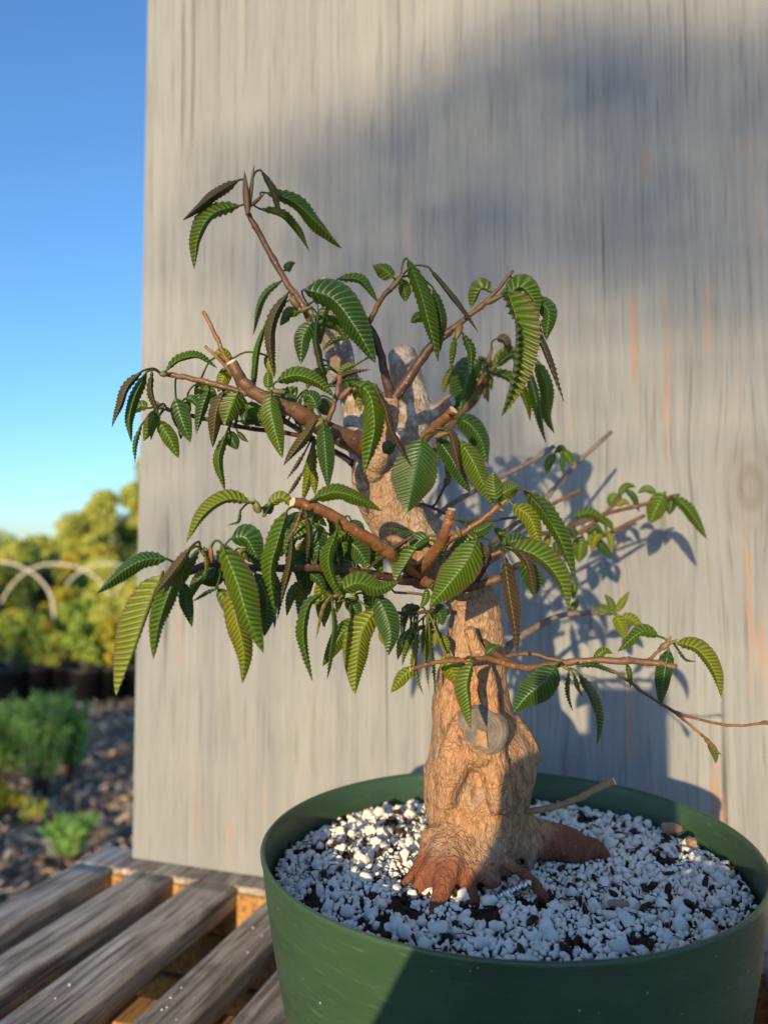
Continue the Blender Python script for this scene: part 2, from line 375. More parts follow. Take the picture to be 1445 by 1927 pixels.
def leaf_cloud(name, clumps, nleaf, size, mat, parent=None, kind=None, aspect=1.8, flat=0.0, seed=0):
    """many small leaf faces in clumps [(centre, radius)]"""
    rg = np.random.default_rng(seed + 11); C = []; S = []
    wts = np.array([c[1] ** 2 for c in clumps]); wts = wts / wts.sum()
    idx = rg.choice(len(clumps), nleaf, p=wts)
    cen = np.array([tuple(c[0]) for c in clumps])[idx]; rad = np.array([c[1] for c in clumps])[idx]
    d = rg.normal(size=(nleaf, 3)); d /= np.linalg.norm(d, axis=1)[:, None]
    P = cen + d * (rad * rg.uniform(0.25, 1.0, nleaf) ** 0.6)[:, None] * np.array([1, 1, 0.85])
    nn = d * 1.1 + rg.normal(size=(nleaf, 3)) * .6; nn /= np.linalg.norm(nn, axis=1)[:, None]
    u = np.cross(nn, rg.normal(size=(nleaf, 3))); u /= np.linalg.norm(u, axis=1)[:, None]
    w = np.cross(nn, u)
    L = size * rg.uniform(0.6, 1.3, nleaf)[:, None]; W = L / aspect
    V = np.stack([P - u * L * .5, P + w * W * .5 + nn * L * .08, P + u * L * .5, P - w * W * .5 + nn * L * .08], 1).reshape(-1, 3)
    F = np.arange(nleaf * 4).reshape(-1, 4)
    return obj(name, mesh_np(name, V, F, False), mat, parent, kind)
def tree(name, label, base, height, crown_r, mat, group=None, nleaf=5000, leaf=0.11, crown_lo=0.3, seed=0, ncl=26):
    rd = random.Random(seed); b = Vector(base)
    root = empty(name, label, 'tree', group, b)
    V = []; F = []; clumps = []
    def add(vf):
        o = len(V); V.extend(vf[0]); F.extend([tuple(i + o for i in f) for f in vf[1]])
    top = Vector((rd.uniform(-.05, .05) * height, rd.uniform(-.05, .05) * height, height * 0.82))
    sp = spline([(0, 0, -0.1), (rd.uniform(-.02, .02) * height, 0, height * 0.3), tuple(top * 0.7), tuple(top)], 5)
    add(tube(sp, [height * 0.028 * (1 - 0.8 * i / (len(sp) - 1)) for i in range(len(sp))], 8))
    cz = height * (crown_lo + 1) / 2; rz = height * (1 - crown_lo) / 2
    for i in range(ncl):
        while True:
            d = Vector((rd.uniform(-1, 1), rd.uniform(-1, 1), rd.uniform(-1, 1)))
            if 0.25 < d.length < 1: break
        c = Vector((d.x * crown_r * .85, d.y * crown_r * .85, cz + d.z * rz * .85)); clumps.append((c, crown_r * rd.uniform(0.20, 0.38)))
        if i < 12:
            s0 = Vector(sp[min(len(sp) - 1, 4 + i % 8)]); m = (s0 + c) / 2 + Vector((0, 0, 0.05 * height))
            q = spline([tuple(s0), tuple(m), tuple(c)], 3); add(tube(q, [height * 0.009 * (1 - .7 * k / (len(q) - 1)) for k in range(len(q))], 5))
    obj('trunk', mesh_py('trunk', V, F), M['wood_trunk'], root)
    leaf_cloud('crown', clumps, nleaf, leaf, mat, root, seed=seed)
    return root
def bgx(px, Y): return (px - 722.5) / FPX * Y
tree('broadleaf_tree', 'tall pale spring-green tree rising behind the board edge', (bgx(262, 26), 26, 0), 4.7, 2.1, M['f_yellow'], nleaf=15000, leaf=0.19, crown_lo=0.12, seed=3)
tree('broadleaf_tree', 'shorter round tree at the left foot of the tall spring-green tree', (bgx(150, 24), 24, 0), 2.6, 1.35, M['f_yellow'], nleaf=11000, leaf=0.17, crown_lo=0.05, seed=5)
tree('broadleaf_tree', 'low dark tree under the open sky above the hoops', (bgx(28, 30), 30, 0), 1.9, 2.3, M['f_yellow'], nleaf=9000, leaf=0.18, crown_lo=0.0, seed=8)
for k, (px, Y, h, r, m, l) in enumerate(((-160, 28, 3.0, 1.8, 'f_mid', 'mid-green tree of the far row beyond the low dark tree'), (-420, 27, 3.6, 2.0, 'f_yellow', 'spring tree at the outer end of the far row'))):
    tree('broadleaf_tree', l, (bgx(px, Y), Y, 0), h, r, M[m], nleaf=3500, leaf=0.16, crown_lo=0.1, seed=20 + k)
def bush(name, label, base, h, r, mat, cat='shrub', group=None, nleaf=1800, leaf=0.06, seed=0, aspect=1.8):
    rd = random.Random(seed); root = empty(name, label, cat, group, base); cl = []; V = []; F = []
    for i in range(12):
        a = rd.uniform(0, 6.28); q = rd.uniform(0, 1) ** .6 * r * .75; zz = rd.uniform(0.2, 0.85) * h
        c = Vector((math.cos(a) * q, math.sin(a) * q, zz)); cl.append((c, min(r, h) * rd.uniform(.25, .42)))
        if i < 7:
            p = spline([(c.x * .15, c.y * .15, -0.02), (c.x * .5, c.y * .5, zz * .6), tuple(c)], 3); v, f = tube(p, [h * .018 * (1 - .7 * k / (len(p) - 1)) for k in range(len(p))], 5)
            o = len(V); V += v; F += [tuple(i2 + o for i2 in ff) for ff in f]
    obj('stem', mesh_py('stem', V, F), M['wood_trunk'], root)
    leaf_cloud('foliage', cl, nleaf, leaf, mat, root, seed=seed, aspect=aspect); return root
hb = [(-90, 17, 1.2, .9, 'f_mid'), (0, 15.5, 1.25, .8, 'f_lime'), (52, 14, 1.1, .75, 'f_dark'), (110, 15, 1.15, .85, 'f_mid'), (165, 16.5, 1.35, .8, 'f_lime'), (215, 14.5, 1.2, .8, 'f_yellow'), (275, 15.5, 1.35, .9, 'f_lime'), (85, 18.5, 1.5, 1.0, 'f_yellow'), (235, 19, 1.6, 1.1, 'f_dark')]
hl = ['mid-green hedge bush at the outer end of the hedge row', 'lime-green bush behind the outermost hoop', 'dark bush between the lime and mid-green hedge bushes', 'mid-green bush behind the widest hoop', 'lime bush between two hoops in the hedge row', 'pale yellow-green bush below the tall tree', 'orange-tinged lime bush against the board edge', 'yellow-green bush standing behind the dark hedge bush', 'dark bush at the foot of the tall spring-green tree']
for k, ((px, Y, h, r, m), l) in enumerate(zip(hb, hl)):
    bush('hedge_bush', l, (bgx(px, Y), Y, 0), h, r, M[m], 'bush', nleaf=6500, leaf=0.14, seed=40 + k)
# planting bed plants just behind the black pots
pl = [(8, 9.2, .66, .42, 'f_dark'), (62, 8.6, .62, .40, 'f_lime'), (100, 10.4, .75, .45, 'f_lime'), (150, 9.0, .62, .42, 'f_mid'), (205, 9.6, .70, .42, 'f_lime'), (250, 8.8, .66, .42, 'f_yellow')]
ll = ['dark leafy plant in the bed beneath the outermost hoop', 'lime plant in the bed inside the first hoop leg', 'yellow plant under the crossing of two hoops', 'mid-green plant in the bed under the widest hoop', 'lime plant by the foot of the widest hoop', 'yellow-green plant in the bed beside the board edge']
for k, ((px, Y, h, r, m), l) in enumerate(zip(pl, ll)):
    bush('bed_plant', l, (bgx(px, Y), Y, 0), h, r, M[m], 'plant', nleaf=3600, leaf=0.085, seed=60 + k)
# white hoops
for k, (px, Y, rad, ztop) in enumerate(((-8, 9.0, .70, 1.10), (108, 9.9, .74, 1.06), (205, 10.8, .72, 1.05), (318, 11.6, .86, 1.12))):
    cx = bgx(px, Y); C = []
    for i in range(33):
        a = math.pi * i / 32; C.append((cx - math.cos(a) * rad, Y + 0.04 * math.sin(3 * a), max(-0.02, ztop - rad * 0.95 + math.sin(a) * rad * 0.95)))
    C = [(cx - rad, Y, -0.1)] + C + [(cx + rad, Y, -0.1)]
    v, f = tube(C, [0.013] * len(C), 8)
    tag(obj('plastic_hoop', mesh_py('plastic_hoop', v, f), M['pvc']), 'white plastic pipe hoop arching over the planting bed', 'hoop', 'hoops over the planting beds')
# black nursery pots in a row, each with a plant standing in it
for k in range(9):
    px = -60 + k * 46; Y = 6.15 + 0.12 * math.sin(k * 2.1); x = bgx(px, Y)
    prof = [(0.0, 0.0), (0.115, 0.0), (0.140, 0.235), (0.150, 0.235), (0.150, 0.262), (0.139, 0.262), (0.132, 0.225), (0.0, 0.222)]
    V = []; F = []; n = 16
    for r_, z_ in prof: V += [(r_ * math.cos(2 * math.pi * i / n), r_ * math.sin(2 * math.pi * i / n), z_) for i in range(n)]
    for j in range(len(prof) - 1):
        F += [(j * n + i, j * n + (i + 1) % n, (j + 1) * n + (i + 1) % n, (j + 1) * n + i) for i in range(n)]
    o = tag(obj('nursery_pot', mesh_py('nursery_pot', V, F), M['black_pot']), 'black plastic nursery pot in the row along the bed', 'pot', 'black nursery pots in a row')
    o.location = (x, Y, 0.03)
    bush('potted_plant', 'leafy green plant growing in a black nursery pot', (x, Y, 0.255), random.Random(k).uniform(.32, .5), .21, M[('f_mid', 'f_lime', 'f_mid', 'f_mid', 'f_yellow')[k % 5]], 'plant', 'plants in the black pots', nleaf=900, leaf=0.05, seed=80 + k)
# feathery shrubs near the path
def feathery(label, base, h, r, nst, seed, mat='f_blue'):
    rd = random.Random(seed); root = empty('feathery_shrub', label, 'shrub', None, base); V = []; F = []; LV = []
    for i in range(nst):
        a = rd.uniform(0, 6.28); q = r * rd.uniform(.05, 1); hh = h * rd.uniform(.6, 1.05)
        tip = Vector((math.cos(a) * q, math.sin(a) * q, hh)); b0 = Vector((tip.x * .25, tip.y * .25, 0))
        p = spline([tuple(b0), tuple(b0.lerp(tip, .55) + Vector((0, 0, .03))), tuple(tip)], 4); v, f = tube(p, [.004 * (1 - .6 * k / (len(p) - 1)) for k in range(len(p))], 4)
        o = len(V); V += v; F += [tuple(i2 + o for i2 in ff) for ff in f]
        for k in range(58):
            t = rd.uniform(.2, 1); j = min(len(p) - 2, int(t * (len(p) - 1))); c = Vector(p[j]).lerp(Vector(p[j + 1]), t * (len(p) - 1) - j)
            d = Vector((rd.gauss(0, 1), rd.gauss(0, 1), rd.uniform(.4, 1.6))).normalized(); w = d.orthogonal().normalized(); L = rd.uniform(.03, .055)
            LV += [c, c + d * L * .5 + w * .0045, c + d * L, c + d * L * .5 - w * .0045]
    obj('stem', mesh_py('stem', V, F), M['wood_trunk'], root)
    obj('foliage', mesh_np('foliage', [tuple(v) for v in LV], np.arange(len(LV)).reshape(-1, 4), False), M[mat], root)
    return root
feathery('tall grey-green feathery shrub at the outer side of the mulch path', (bgx(15, 3.85), 3.85, 0.02), .40, .17, 46, 1)
feathery('grey-green feathery shrub with the tallest upright plume', (bgx(88, 3.75), 3.75, 0.02), .47, .16, 50, 2)
feathery('small feathery shrub beside the bare mulch', (bgx(146, 3.9), 3.9, 0.02), .40, .09, 26, 3)
feathery('feathery shrub of the group farthest from the table', (bgx(-80, 3.8), 3.8, 0.02), .45, .18, 40, 4)
bush('groundcover_plant', 'low lime-green plant under the feathery shrubs', (bgx(18, 3.45), 3.45, 0.02), .12, .12, M['f_lime'], 'plant', nleaf=500, leaf=.035, seed=91)
bush('groundcover_plant', 'small yellow-green plant at the corner of the feathery shrubs', (bgx(82, 3.4), 3.4, 0.02), .09, .07, M['f_yellow'], 'plant', nleaf=300, leaf=.03, seed=92)
feathery('low green sprig on the mulch behind the table corner', (bgx(142, 2.9), 2.9, 0.02), .15, .10, 18, 5)
# wood chips on the path
n = 15000
cx = rng.uniform(-4.5, 1.5, n); cy = 1.2 + 5.2 * rng.uniform(0, 1, n) ** 1.1
u = rng.normal(size=(n, 3)); u[:, 2] *= .35; u /= np.linalg.norm(u, axis=1)[:, None]
w = np.cross(u, rng.normal(size=(n, 3)) * np.array([.4, .4, 1])); w /= np.linalg.norm(w, axis=1)[:, None]
nn = np.cross(u, w); L = rng.uniform(.02, .075, n)[:, None]; W = rng.uniform(.006, .018, n)[:, None]; H = .004
P = np.stack([cx, cy, rng.uniform(.02, .055, n)], 1)
V = np.stack([P + u * L * a / 2 + w * W * b / 2 + nn * H * c for a, b, c in ((-1, -1, 0), (1, -.6, 0), (1, .6, 0), (-1, 1, 0), (-1, -1, 1), (1, -.6, 1), (1, .6, 1), (-1, 1, 1))], 1).reshape(-1, 3)
f8 = np.array([(4, 5, 6, 7), (0, 1, 5, 4), (1, 2, 6, 5), (2, 3, 7, 6), (3, 0, 4, 7)])
chips = obj('wood_chips', mesh_np('wood_chips', V, (np.arange(n)[:, None, None] * 8 + f8[None]).reshape(-1, 4), False), M['chips'], kind='stuff')
tag(chips, 'pale wood chips scattered over the mulch path', 'mulch')
# purple-flowered plants under the table
for k, (p, q, l) in enumerate(((-.62, .42, 'green plant with purple flowers under the outer slats'), (-.45, .38, 'green plant with purple flowers seen below the pot'))):
    b = PQ(p, q, 0.02); r_ = bush('flowering_plant', l, b, .34, .16, M['f_mid'], 'plant', nleaf=420, leaf=.05, seed=95 + k)
    rd = random.Random(k); cl = [(Vector((rd.uniform(-.12, .12), rd.uniform(-.12, .12), rd.uniform(.26, .36))), .03) for _ in range(7)]
    leaf_cloud('blossom', cl, 120, .02, M['purple'], r_, seed=k, aspect=1.2)

# ------------------------------------------------------------------ things behind the camera that cast the shade
tree_b = empty('shade_tree', 'garden tree behind the viewpoint whose bough shades the upper board', 'tree', None, tuple(PQ(2.4, -12.0, 0)))
BQ = 0.797
def board_point(x, y):
    d = at(x, y, 1.0) - CAM; return CAM + d * (BQ / d.dot(EQ))
clumps = []
for (x, y, r_) in ((430, 330, 70), (560, 330, 105), (700, 250, 115), (860, 180, 120), (1010, 110, 120), (1180, 60, 110), (640, 430, 90), (800, 390, 120), (980, 330, 120), (1150, 330, 110), (1320, 330, 100), (1430, 230, 110), (720, 560, 90), (860, 560, 70), (1420, 470, 70), (560, 620, 70), (420, 560, 60), (1250, 160, 110), (1060, 430, 90), (900, 480, 90), (340, 470, 60), (330, 760, 60), (430, 900, 70), (330, 1020, 60), (470, 1080, 60), (600, 760, 60), (620, 1200, 60), (1330, 620, 60), (1130, 200, 100), (1350, 100, 90), (980, 230, 100), (1230, 450, 80), (640, 540, 80), (520, 500, 70), (400, 420, 60), (760, 300, 90), (650, 620, 80), (760, 690, 85), (860, 740, 85), (820, 810, 75), (700, 800, 70), (640, 720, 60), (900, 640, 70), (930, 830, 70), (900, 880, 60), (960, 900, 55), (1010, 920, 45)):
    c = board_point(x, y) - DSUN * (12.3 + 0.6 * math.sin(x)); clumps.append((c - tree_b.location, r_ / FPX * .85))
rd = random.Random(5)
high = [(Vector((rd.uniform(-2.4, 1.6), rd.uniform(-1.2, 1.2), rd.uniform(5.4, 7.6))), rd.uniform(.35, .6)) for _ in range(26)]
V = []; F = []
def addvf(vf):
    o = len(V); V.extend(vf[0]); F.extend([tuple(i + o for i in f) for f in vf[1]])
sp = spline([(0, 0, -.1), (.05, 0, 1.5), (-.05, .05, 3.2), (-.2, 0, 6.4)], 6); addvf(tube(sp, [.15 * (1 - .7 * i / (len(sp) - 1)) for i in range(len(sp))], 10))
for c, r_ in clumps[::3] + high[::3]:
    s0 = Vector((0, 0, min(4.5, c.z - .2))); q = spline([tuple(s0), tuple((s0 + c) / 2 + Vector((0, 0, .15))), tuple(c)], 4); addvf(tube(q, [.02 * (1 - .8 * k / (len(q) - 1)) for k in range(len(q))], 5))
obj('trunk', mesh_py('trunk', V, F), M['wood_trunk'], tree_b)
leaf_cloud('bough', clumps, 1250, .040, M['f_mid'], tree_b, seed=4)
leaf_cloud('crown', high, 5000, .11, M['f_mid'], tree_b, seed=6)
hedge = empty('added_hedge', 'unseen hedge added behind the viewpoint to shade the mulch path', 'hedge', None, (-7.6, -7.4, 0))  # added out of view to keep the sun off the mulch
rd = random.Random(9); cl = [(Vector((rd.uniform(-3.6, 3.1), rd.uniform(-.4, .4), rd.uniform(.3, 2.75))), rd.uniform(.35, .5)) for _ in range(70)]
leaf_cloud('foliage', cl, 16000, .12, M['f_dark'], hedge, seed=12)
V, F = [], []
for k in range(7):
    sp = spline([(-3.3 + k * 1.0, 0, -.05), (-3.3 + k, .03, 1), (-3.2 + k, 0, 2.3)], 3); v_, f_ = tube(sp, [.05 * (1 - .6 * i / (len(sp) - 1)) for i in range(len(sp))], 6); obj('stem', mesh_py('stem', v_, f_), M['wood_trunk'], hedge)

# ------------------------------------------------------------------ table
H = 0.363
table = empty('slatted_table', 'weathered slatted wooden table under the green pot', 'table', None, tuple(PQ(0, 0, TOPZ)), -YAW)
QEND, QFRONT = 0.768, 0.20
slats = [(-1.770, -1.630), (-1.545, -1.403), (-1.332, -1.179), (-1.055, -.935), (-.857, -.712), (-.632, -.490), (-.408, -.265), (-.182, -.040), (.040, .182), (.268, .410), (.490, .634), (.716, .858), (.94, 1.085), (1.165, 1.305), (1.39, 1.53)]
for k, (a, b) in enumerate(slats):
    a *= H; b *= H; nx, ny = 18, 30; th = 0.0245; rd = random.Random(k)
    ribs = 0.0014 if k in (3, 4, 9) else 0.0003
    V = []; off = rd.uniform(-.004, .004)
    for j in range(ny + 1):
        y = QFRONT + (QEND - QFRONT) * j / ny
        bow = 0.0012 * noise.noise(Vector((k * 3.1, y * 4, 0)))
        ring = []
        for i in range(nx + 1):
            x = a + (b - a) * i / nx; ed = min(i, nx - i) / nx
            z = ribs * math.sin(i / nx * 2 * math.pi * 5.5 + k) + 0.0006 * noise.noise(Vector((x * 300, y * 6, k))) - 0.0022 * max(0, 1 - ed * 9) ** 2 + bow
            ring.append((x, y, z))
        ring += [(b + .0004, y, -.004), (b, y, -th + .002), (b - .002, y, -th), (a + .002, y, -th), (a, y, -th + .002), (a - .0004, y, -.004)]
        V += ring
    m = nx + 1 + 6; F = []
    for j in range(ny):
        for i in range(m):
            i2 = (i + 1) % m; F.append((j * m + i, (j + 1) * m + i, (j + 1) * m + i2, j * m + i2))
    F.append(tuple(range(m))); F.append(tuple(reversed(range(ny * m, ny * m + m))))
    me = mesh_py('slat', V, F, True)
    obj('slat', me, M['slat'], table)
P0, P1 = -1.77 * H, 1.55 * H
for z0, z1, q0, q1 in ((-.055, -.0085, QEND + .0015, .823), (-.107, -.059, QEND + .004, .823), (-.160, -.111, QEND + .001, .823)):
    v, f = box_vf((P0, q0, z0), (P1, q1, z1), .002); obj('rear_beam', mesh_py('rear_beam', v, f, False), M['joist'], table)
v, f = box_vf((P0, QEND + .0025, -.0075), (P1, .825, 0.0), .0012); obj('rear_ledge', mesh_py('rear_ledge', v, f, False), M['slat'], table)
for q in (.30, .56):
    v, f = box_vf((P0 + .01, q, -.115), (P1 - .01, q + .04, -.027), .002); obj('cross_beam', mesh_py('cross_beam', v, f, False), M['joist'], table)
for p in (P0 + .02, P1 - .09):
    for q in (.21, .70):
        v, f = box_vf((p, q, -TOPZ), (p + .07, q + .065, -.165), .003); obj('leg', mesh_py('leg', v, f, False), M['slat'], table)

# ------------------------------------------------------------------ the board
M['board'] = mat_board()
v, f = box_vf((-.5845, 0, 0), (.66, .018, 1.24), .0012)
board = obj('plywood_board', mesh_py('plywood_board', v, f, False), M['board'])
board.location = PQ(0, BQ, TOPZ + .0012); board.rotation_euler[2] = -YAW
tag(board, 'grey weathered plywood board with worn orange streaks standing behind the pot', 'board')

# ------------------------------------------------------------------ the pot
POT = Vector((0.0763, 0.4983, TOPZ + 0.002)); RIMZ = 0.1852 - .002; RIM = 0.1525
prof = [(0.0, 0.004), (0.085, 0.004), (0.088, 0.0), (0.1235, 0.0), (0.1265, 0.003), (0.1300, 0.050), (0.1312, 0.070), (0.1320, 0.0755), (0.1355, 0.0805), (0.1368, 0.085), (0.1400, 0.104), (0.1460, 0.138), (0.1500, 0.166), (0.1512, RIMZ - .006), (0.1522, RIMZ - .003), (0.1524, RIMZ - .001), (0.1516, RIMZ), (0.1500, RIMZ - .0003), (0.1490, RIMZ - .003), (0.1470, 0.160), (0.1425, 0.134), (0.1365, 0.098), (0.128, 0.070), (0.122, 0.010), (0.0, 0.010)]
n = 160; V = []; F = []
for r_, z_ in prof:
    for i in range(n):
        a = 2 * math.pi * i / n; wv = 1 + 0.004 * math.sin(2 * a + 0.5) * (z_ / RIMZ)
        V.append((r_ * wv * math.cos(a), r_ * wv * math.sin(a), z_))
for j in range(len(prof) - 1):
    F += [(j * n + i, j * n + (i + 1) % n, (j + 1) * n + (i + 1) % n, (j + 1) * n + i) for i in range(n)]
pot = obj('plant_pot', mesh_np('plant_pot', V, F), M['pot']); pot.location = POT
tag(pot, 'wide round dark green plastic pot holding the small tree', 'pot')

# ------------------------------------------------------------------ potting mix
SOILZ = CAM.z - 0.1982
mixo = empty('potting_mix', 'white perlite and dark peat potting mix filling the green pot', 'soil', None, (POT.x, POT.y, SOILZ))
def soil_h(x, y):
    r_ = math.hypot(x, y)
    return 0.0022 * noise.noise(Vector((x * 28, y * 28, 2))) + 0.0012 * noise.noise(Vector((x * 90, y * 90, 5))) - 0.004 * max(0, (r_ - .10) / .045) ** 2 + .002
V = [(0, 0, soil_h(0, 0))]; F3 = []; nr, na = 44, 120
for j in range(1, nr + 1):
    for i in range(na):
        a = 2 * math.pi * i / na; r_ = .1462 * j / nr; x, y = r_ * math.cos(a), r_ * math.sin(a)
        V.append((x, y, soil_h(x, y) - .0012 + .0012 * noise.noise(Vector((x * 400, y * 400, 0)))))
Fq = [(0, 1 + i, 1 + (i + 1) % na) for i in range(na)]
for j in range(nr - 1):
    Fq += [(1 + j * na + i, 1 + (j + 1) * na + i, 1 + (j + 1) * na + (i + 1) % na, 1 + j * na + (i + 1) % na) for i in range(na)]
obj('peat', mesh_py('peat', V, Fq), M['peat'], mixo)
def pebble(seed, sub=2, amp=.22):
    bm = bmesh.new(); bmesh.ops.create_icosphere(bm, subdivisions=sub, radius=1.0)
    rd = random.Random(seed); sx, sy, sz = rd.uniform(.8, 1.25), rd.uniform(.75, 1.1), rd.uniform(.65, .9)
    for v_ in bm.verts:
        c = v_.co; k = 1 + amp * noise.noise(c * 1.1 + Vector((seed * 7, 0, 0))) + amp * .55 * noise.noise(c * 2.6 + Vector((0, seed * 5, 0)))
        v_.co = Vector((c.x * sx, c.y * sy, c.z * sz)) * k
    V_ = np.array([tuple(v_.co) for v_ in bm.verts]); bm.verts.index_update(); F_ = np.array([[v_.index for v_ in f_.verts] for f_ in bm.faces]); bm.free()
    return V_, F_
small = [pebble(i, 1, .42) for i in range(12)]; bigv = [pebble(100 + i, 2, .62) for i in range(8)]
bigm = []
for i, (v_, f_) in enumerate(bigv):
    me = mesh_np('perlite_granule', v_, f_); me.materials.append(M['perlite']); bigm.append(me)
def rot3(rd):
    return Quaternion((rd.gauss(0, 1), rd.gauss(0, 1), rd.gauss(0, 1), rd.gauss(0, 1))).normalized()
TRB = Vector((0.058, 0.497)) - Vector((POT.x, POT.y))
def bare(x, y):   # patches where the peat shows
    return noise.noise(Vector((x * 62 + 3.3, y * 62, 7.7))) + .35 * noise.noise(Vector((x * 150, y * 150, 1)))
rd = random.Random(21); VV = []; FF = []; off = 0; sites = []
g = .0034
for iy in range(-56, 57):
    for ix in range(-56, 57):
        x = ix * g + (iy % 2) * g / 2 + rd.uniform(-.35, .35) * g; y = iy * g * .87 + rd.uniform(-.35, .35) * g
        if math.hypot(x, y) > .1440 or (Vector((x, y)) - TRB).length < .026: continue
        b_ = bare(x, y)
        if b_ > .40 or (b_ > .26 and rd.random() < .5): continue
        sites.append((x, y))
for (x, y) in sites:
    s_ = rd.uniform(.0011, .0025); v_, f_ = small[rd.randrange(10)]
    q = np.array(rot3(rd).to_matrix()); z = soil_h(x, y) + s_ * rd.uniform(-.2, .75)
    VV.append((v_ * s_) @ q.T + np.array([x, y, z])); FF.append(f_ + off); off += len(v_)
obj('perlite', mesh_np('perlite', np.concatenate(VV), np.concatenate(FF)), M['perlite'], mixo, kind='stuff')
placed = []; tries = 0
while len(placed) < 290 and tries < 9000:
    tries += 1; a = rd.uniform(0, 6.283); r_ = .1405 * math.sqrt(rd.random()); x, y = r_ * math.cos(a), r_ * math.sin(a)
    s_ = rd.uniform(.0023, .0038) * (1.2 if rd.random() < .12 else 1)
    if (Vector((x, y)) - TRB).length < .034 or r_ + s_ > .1445 or bare(x, y) > .36: continue
    if any((x - p[0]) ** 2 + (y - p[1]) ** 2 < ((s_ + p[2]) * .8) ** 2 for p in placed): continue
    placed.append((x, y, s_))
    o = bpy.data.objects.new('perlite_granule', bigm[rd.randrange(8)]); link(o, mixo)
    o.location = (x, y, soil_h(x, y) + s_ * .55 + .001); o.rotation_mode = 'QUATERNION'; o.rotation_quaternion = rot3(rd); o.scale = (s_,) * 3
VV = []; FF = []; off = 0
for i in range(1100):
    a = rd.uniform(0, 6.283); r_ = .143 * math.sqrt(rd.random()); x, y = r_ * math.cos(a), r_ * math.sin(a)
    if bare(x, y) < .22 and rd.random() < .72: continue
    v_, f_ = small[rd.randrange(10)]; s_ = rd.uniform(.0008, .0030); q = np.array(rot3(rd).to_matrix())
    VV.append((v_ * s_ * np.array([1.5, .8, .8])) @ q.T + np.array([x, y, soil_h(x, y) + s_ * .5 + (.0022 if bare(x, y) < .22 else 0)])); FF.append(f_ + off); off += len(v_)
obj('peat_crumbs', mesh_np('peat_crumbs', np.concatenate(VV), np.concatenate(FF)), M['peat'], mixo, kind='stuff')
VV = []; FF = []; off = 0     # fibres of peat
for i in range(160):
    a = rd.uniform(0, 6.283); r_ = .138 * math.sqrt(rd.random()); x, y = r_ * math.cos(a), r_ * math.sin(a); d = Vector((rd.gauss(0, 1), rd.gauss(0, 1), rd.uniform(-.1, .5))).normalized() * rd.uniform(.004, .012)
    c0 = Vector((x, y, soil_h(x, y) + .0025)); p = [c0, c0 + d * .5 + Vector((rd.gauss(0, .001), rd.gauss(0, .001), .001)), c0 + d]
    v_, f_ = tube(p, [.0003, .00035, .00015], 4, cap=False); VV.append(np.array([tuple(q) for q in v_])); FF.append(np.array(f_) + off); off += len(v_)
obj('peat_fibres', mesh_np('peat_fibres', np.concatenate(VV), np.concatenate(FF)), M['peat'], mixo, kind='stuff')
for (x, y, s_, rz, rx) in ((1262, 1560, .0078, .5, .5), (1300, 1586, .0055, 1.6, .2), (1165, 1702, .004, .2, .2)):
    Yd = .1996 * FPX / (y + 6 - 1045); p = at(x, y, Yd); v_, f_ = pebble(int(x), 2, .3)
    o = tag(obj('bark_chip', mesh_np('bark_chip', v_ * np.array([1.5, .55, .8]) * s_, f_, False), M['barkchip']), {1262: 'largest pinkish bark chip lying on the perlite by the far rim', 1300: 'second pinkish bark chip, nearer the rim', 1165: 'small bark chip lying between white granules'}[x], 'bark chip')
    o.location = (p.x, p.y, SOILZ + .006); o.rotation_euler = (rx, .2, rz)

VV = []; FF = []; off = 0; rs = random.Random(3)
for i in range(70):
    a_, b_ = slats[rs.choice((2, 3, 3, 4, 4, 4, 5, 10, 11))]; p = rs.uniform(a_ * H + .004, b_ * H - .004); q = rs.uniform(.30, .72) if rs.random() < .5 else rs.uniform(.36, .58)
    v_, f_ = small[rs.randrange(12)]; s_ = rs.uniform(.0004, .0010); w_ = PQ(p, q, TOPZ + s_ * .6)
    if (w_.xy - POT.xy).length < .128: continue
    VV.append(v_ * s_ + np.array(tuple(w_))); FF.append(f_ + off); off += len(v_)
tag(obj('spilled_perlite', mesh_np('spilled_perlite', np.concatenate(VV), np.concatenate(FF)), M['perlite'], None, 'stuff'), 'tiny white perlite crumbs spilled on the slats by the pot', 'perlite')

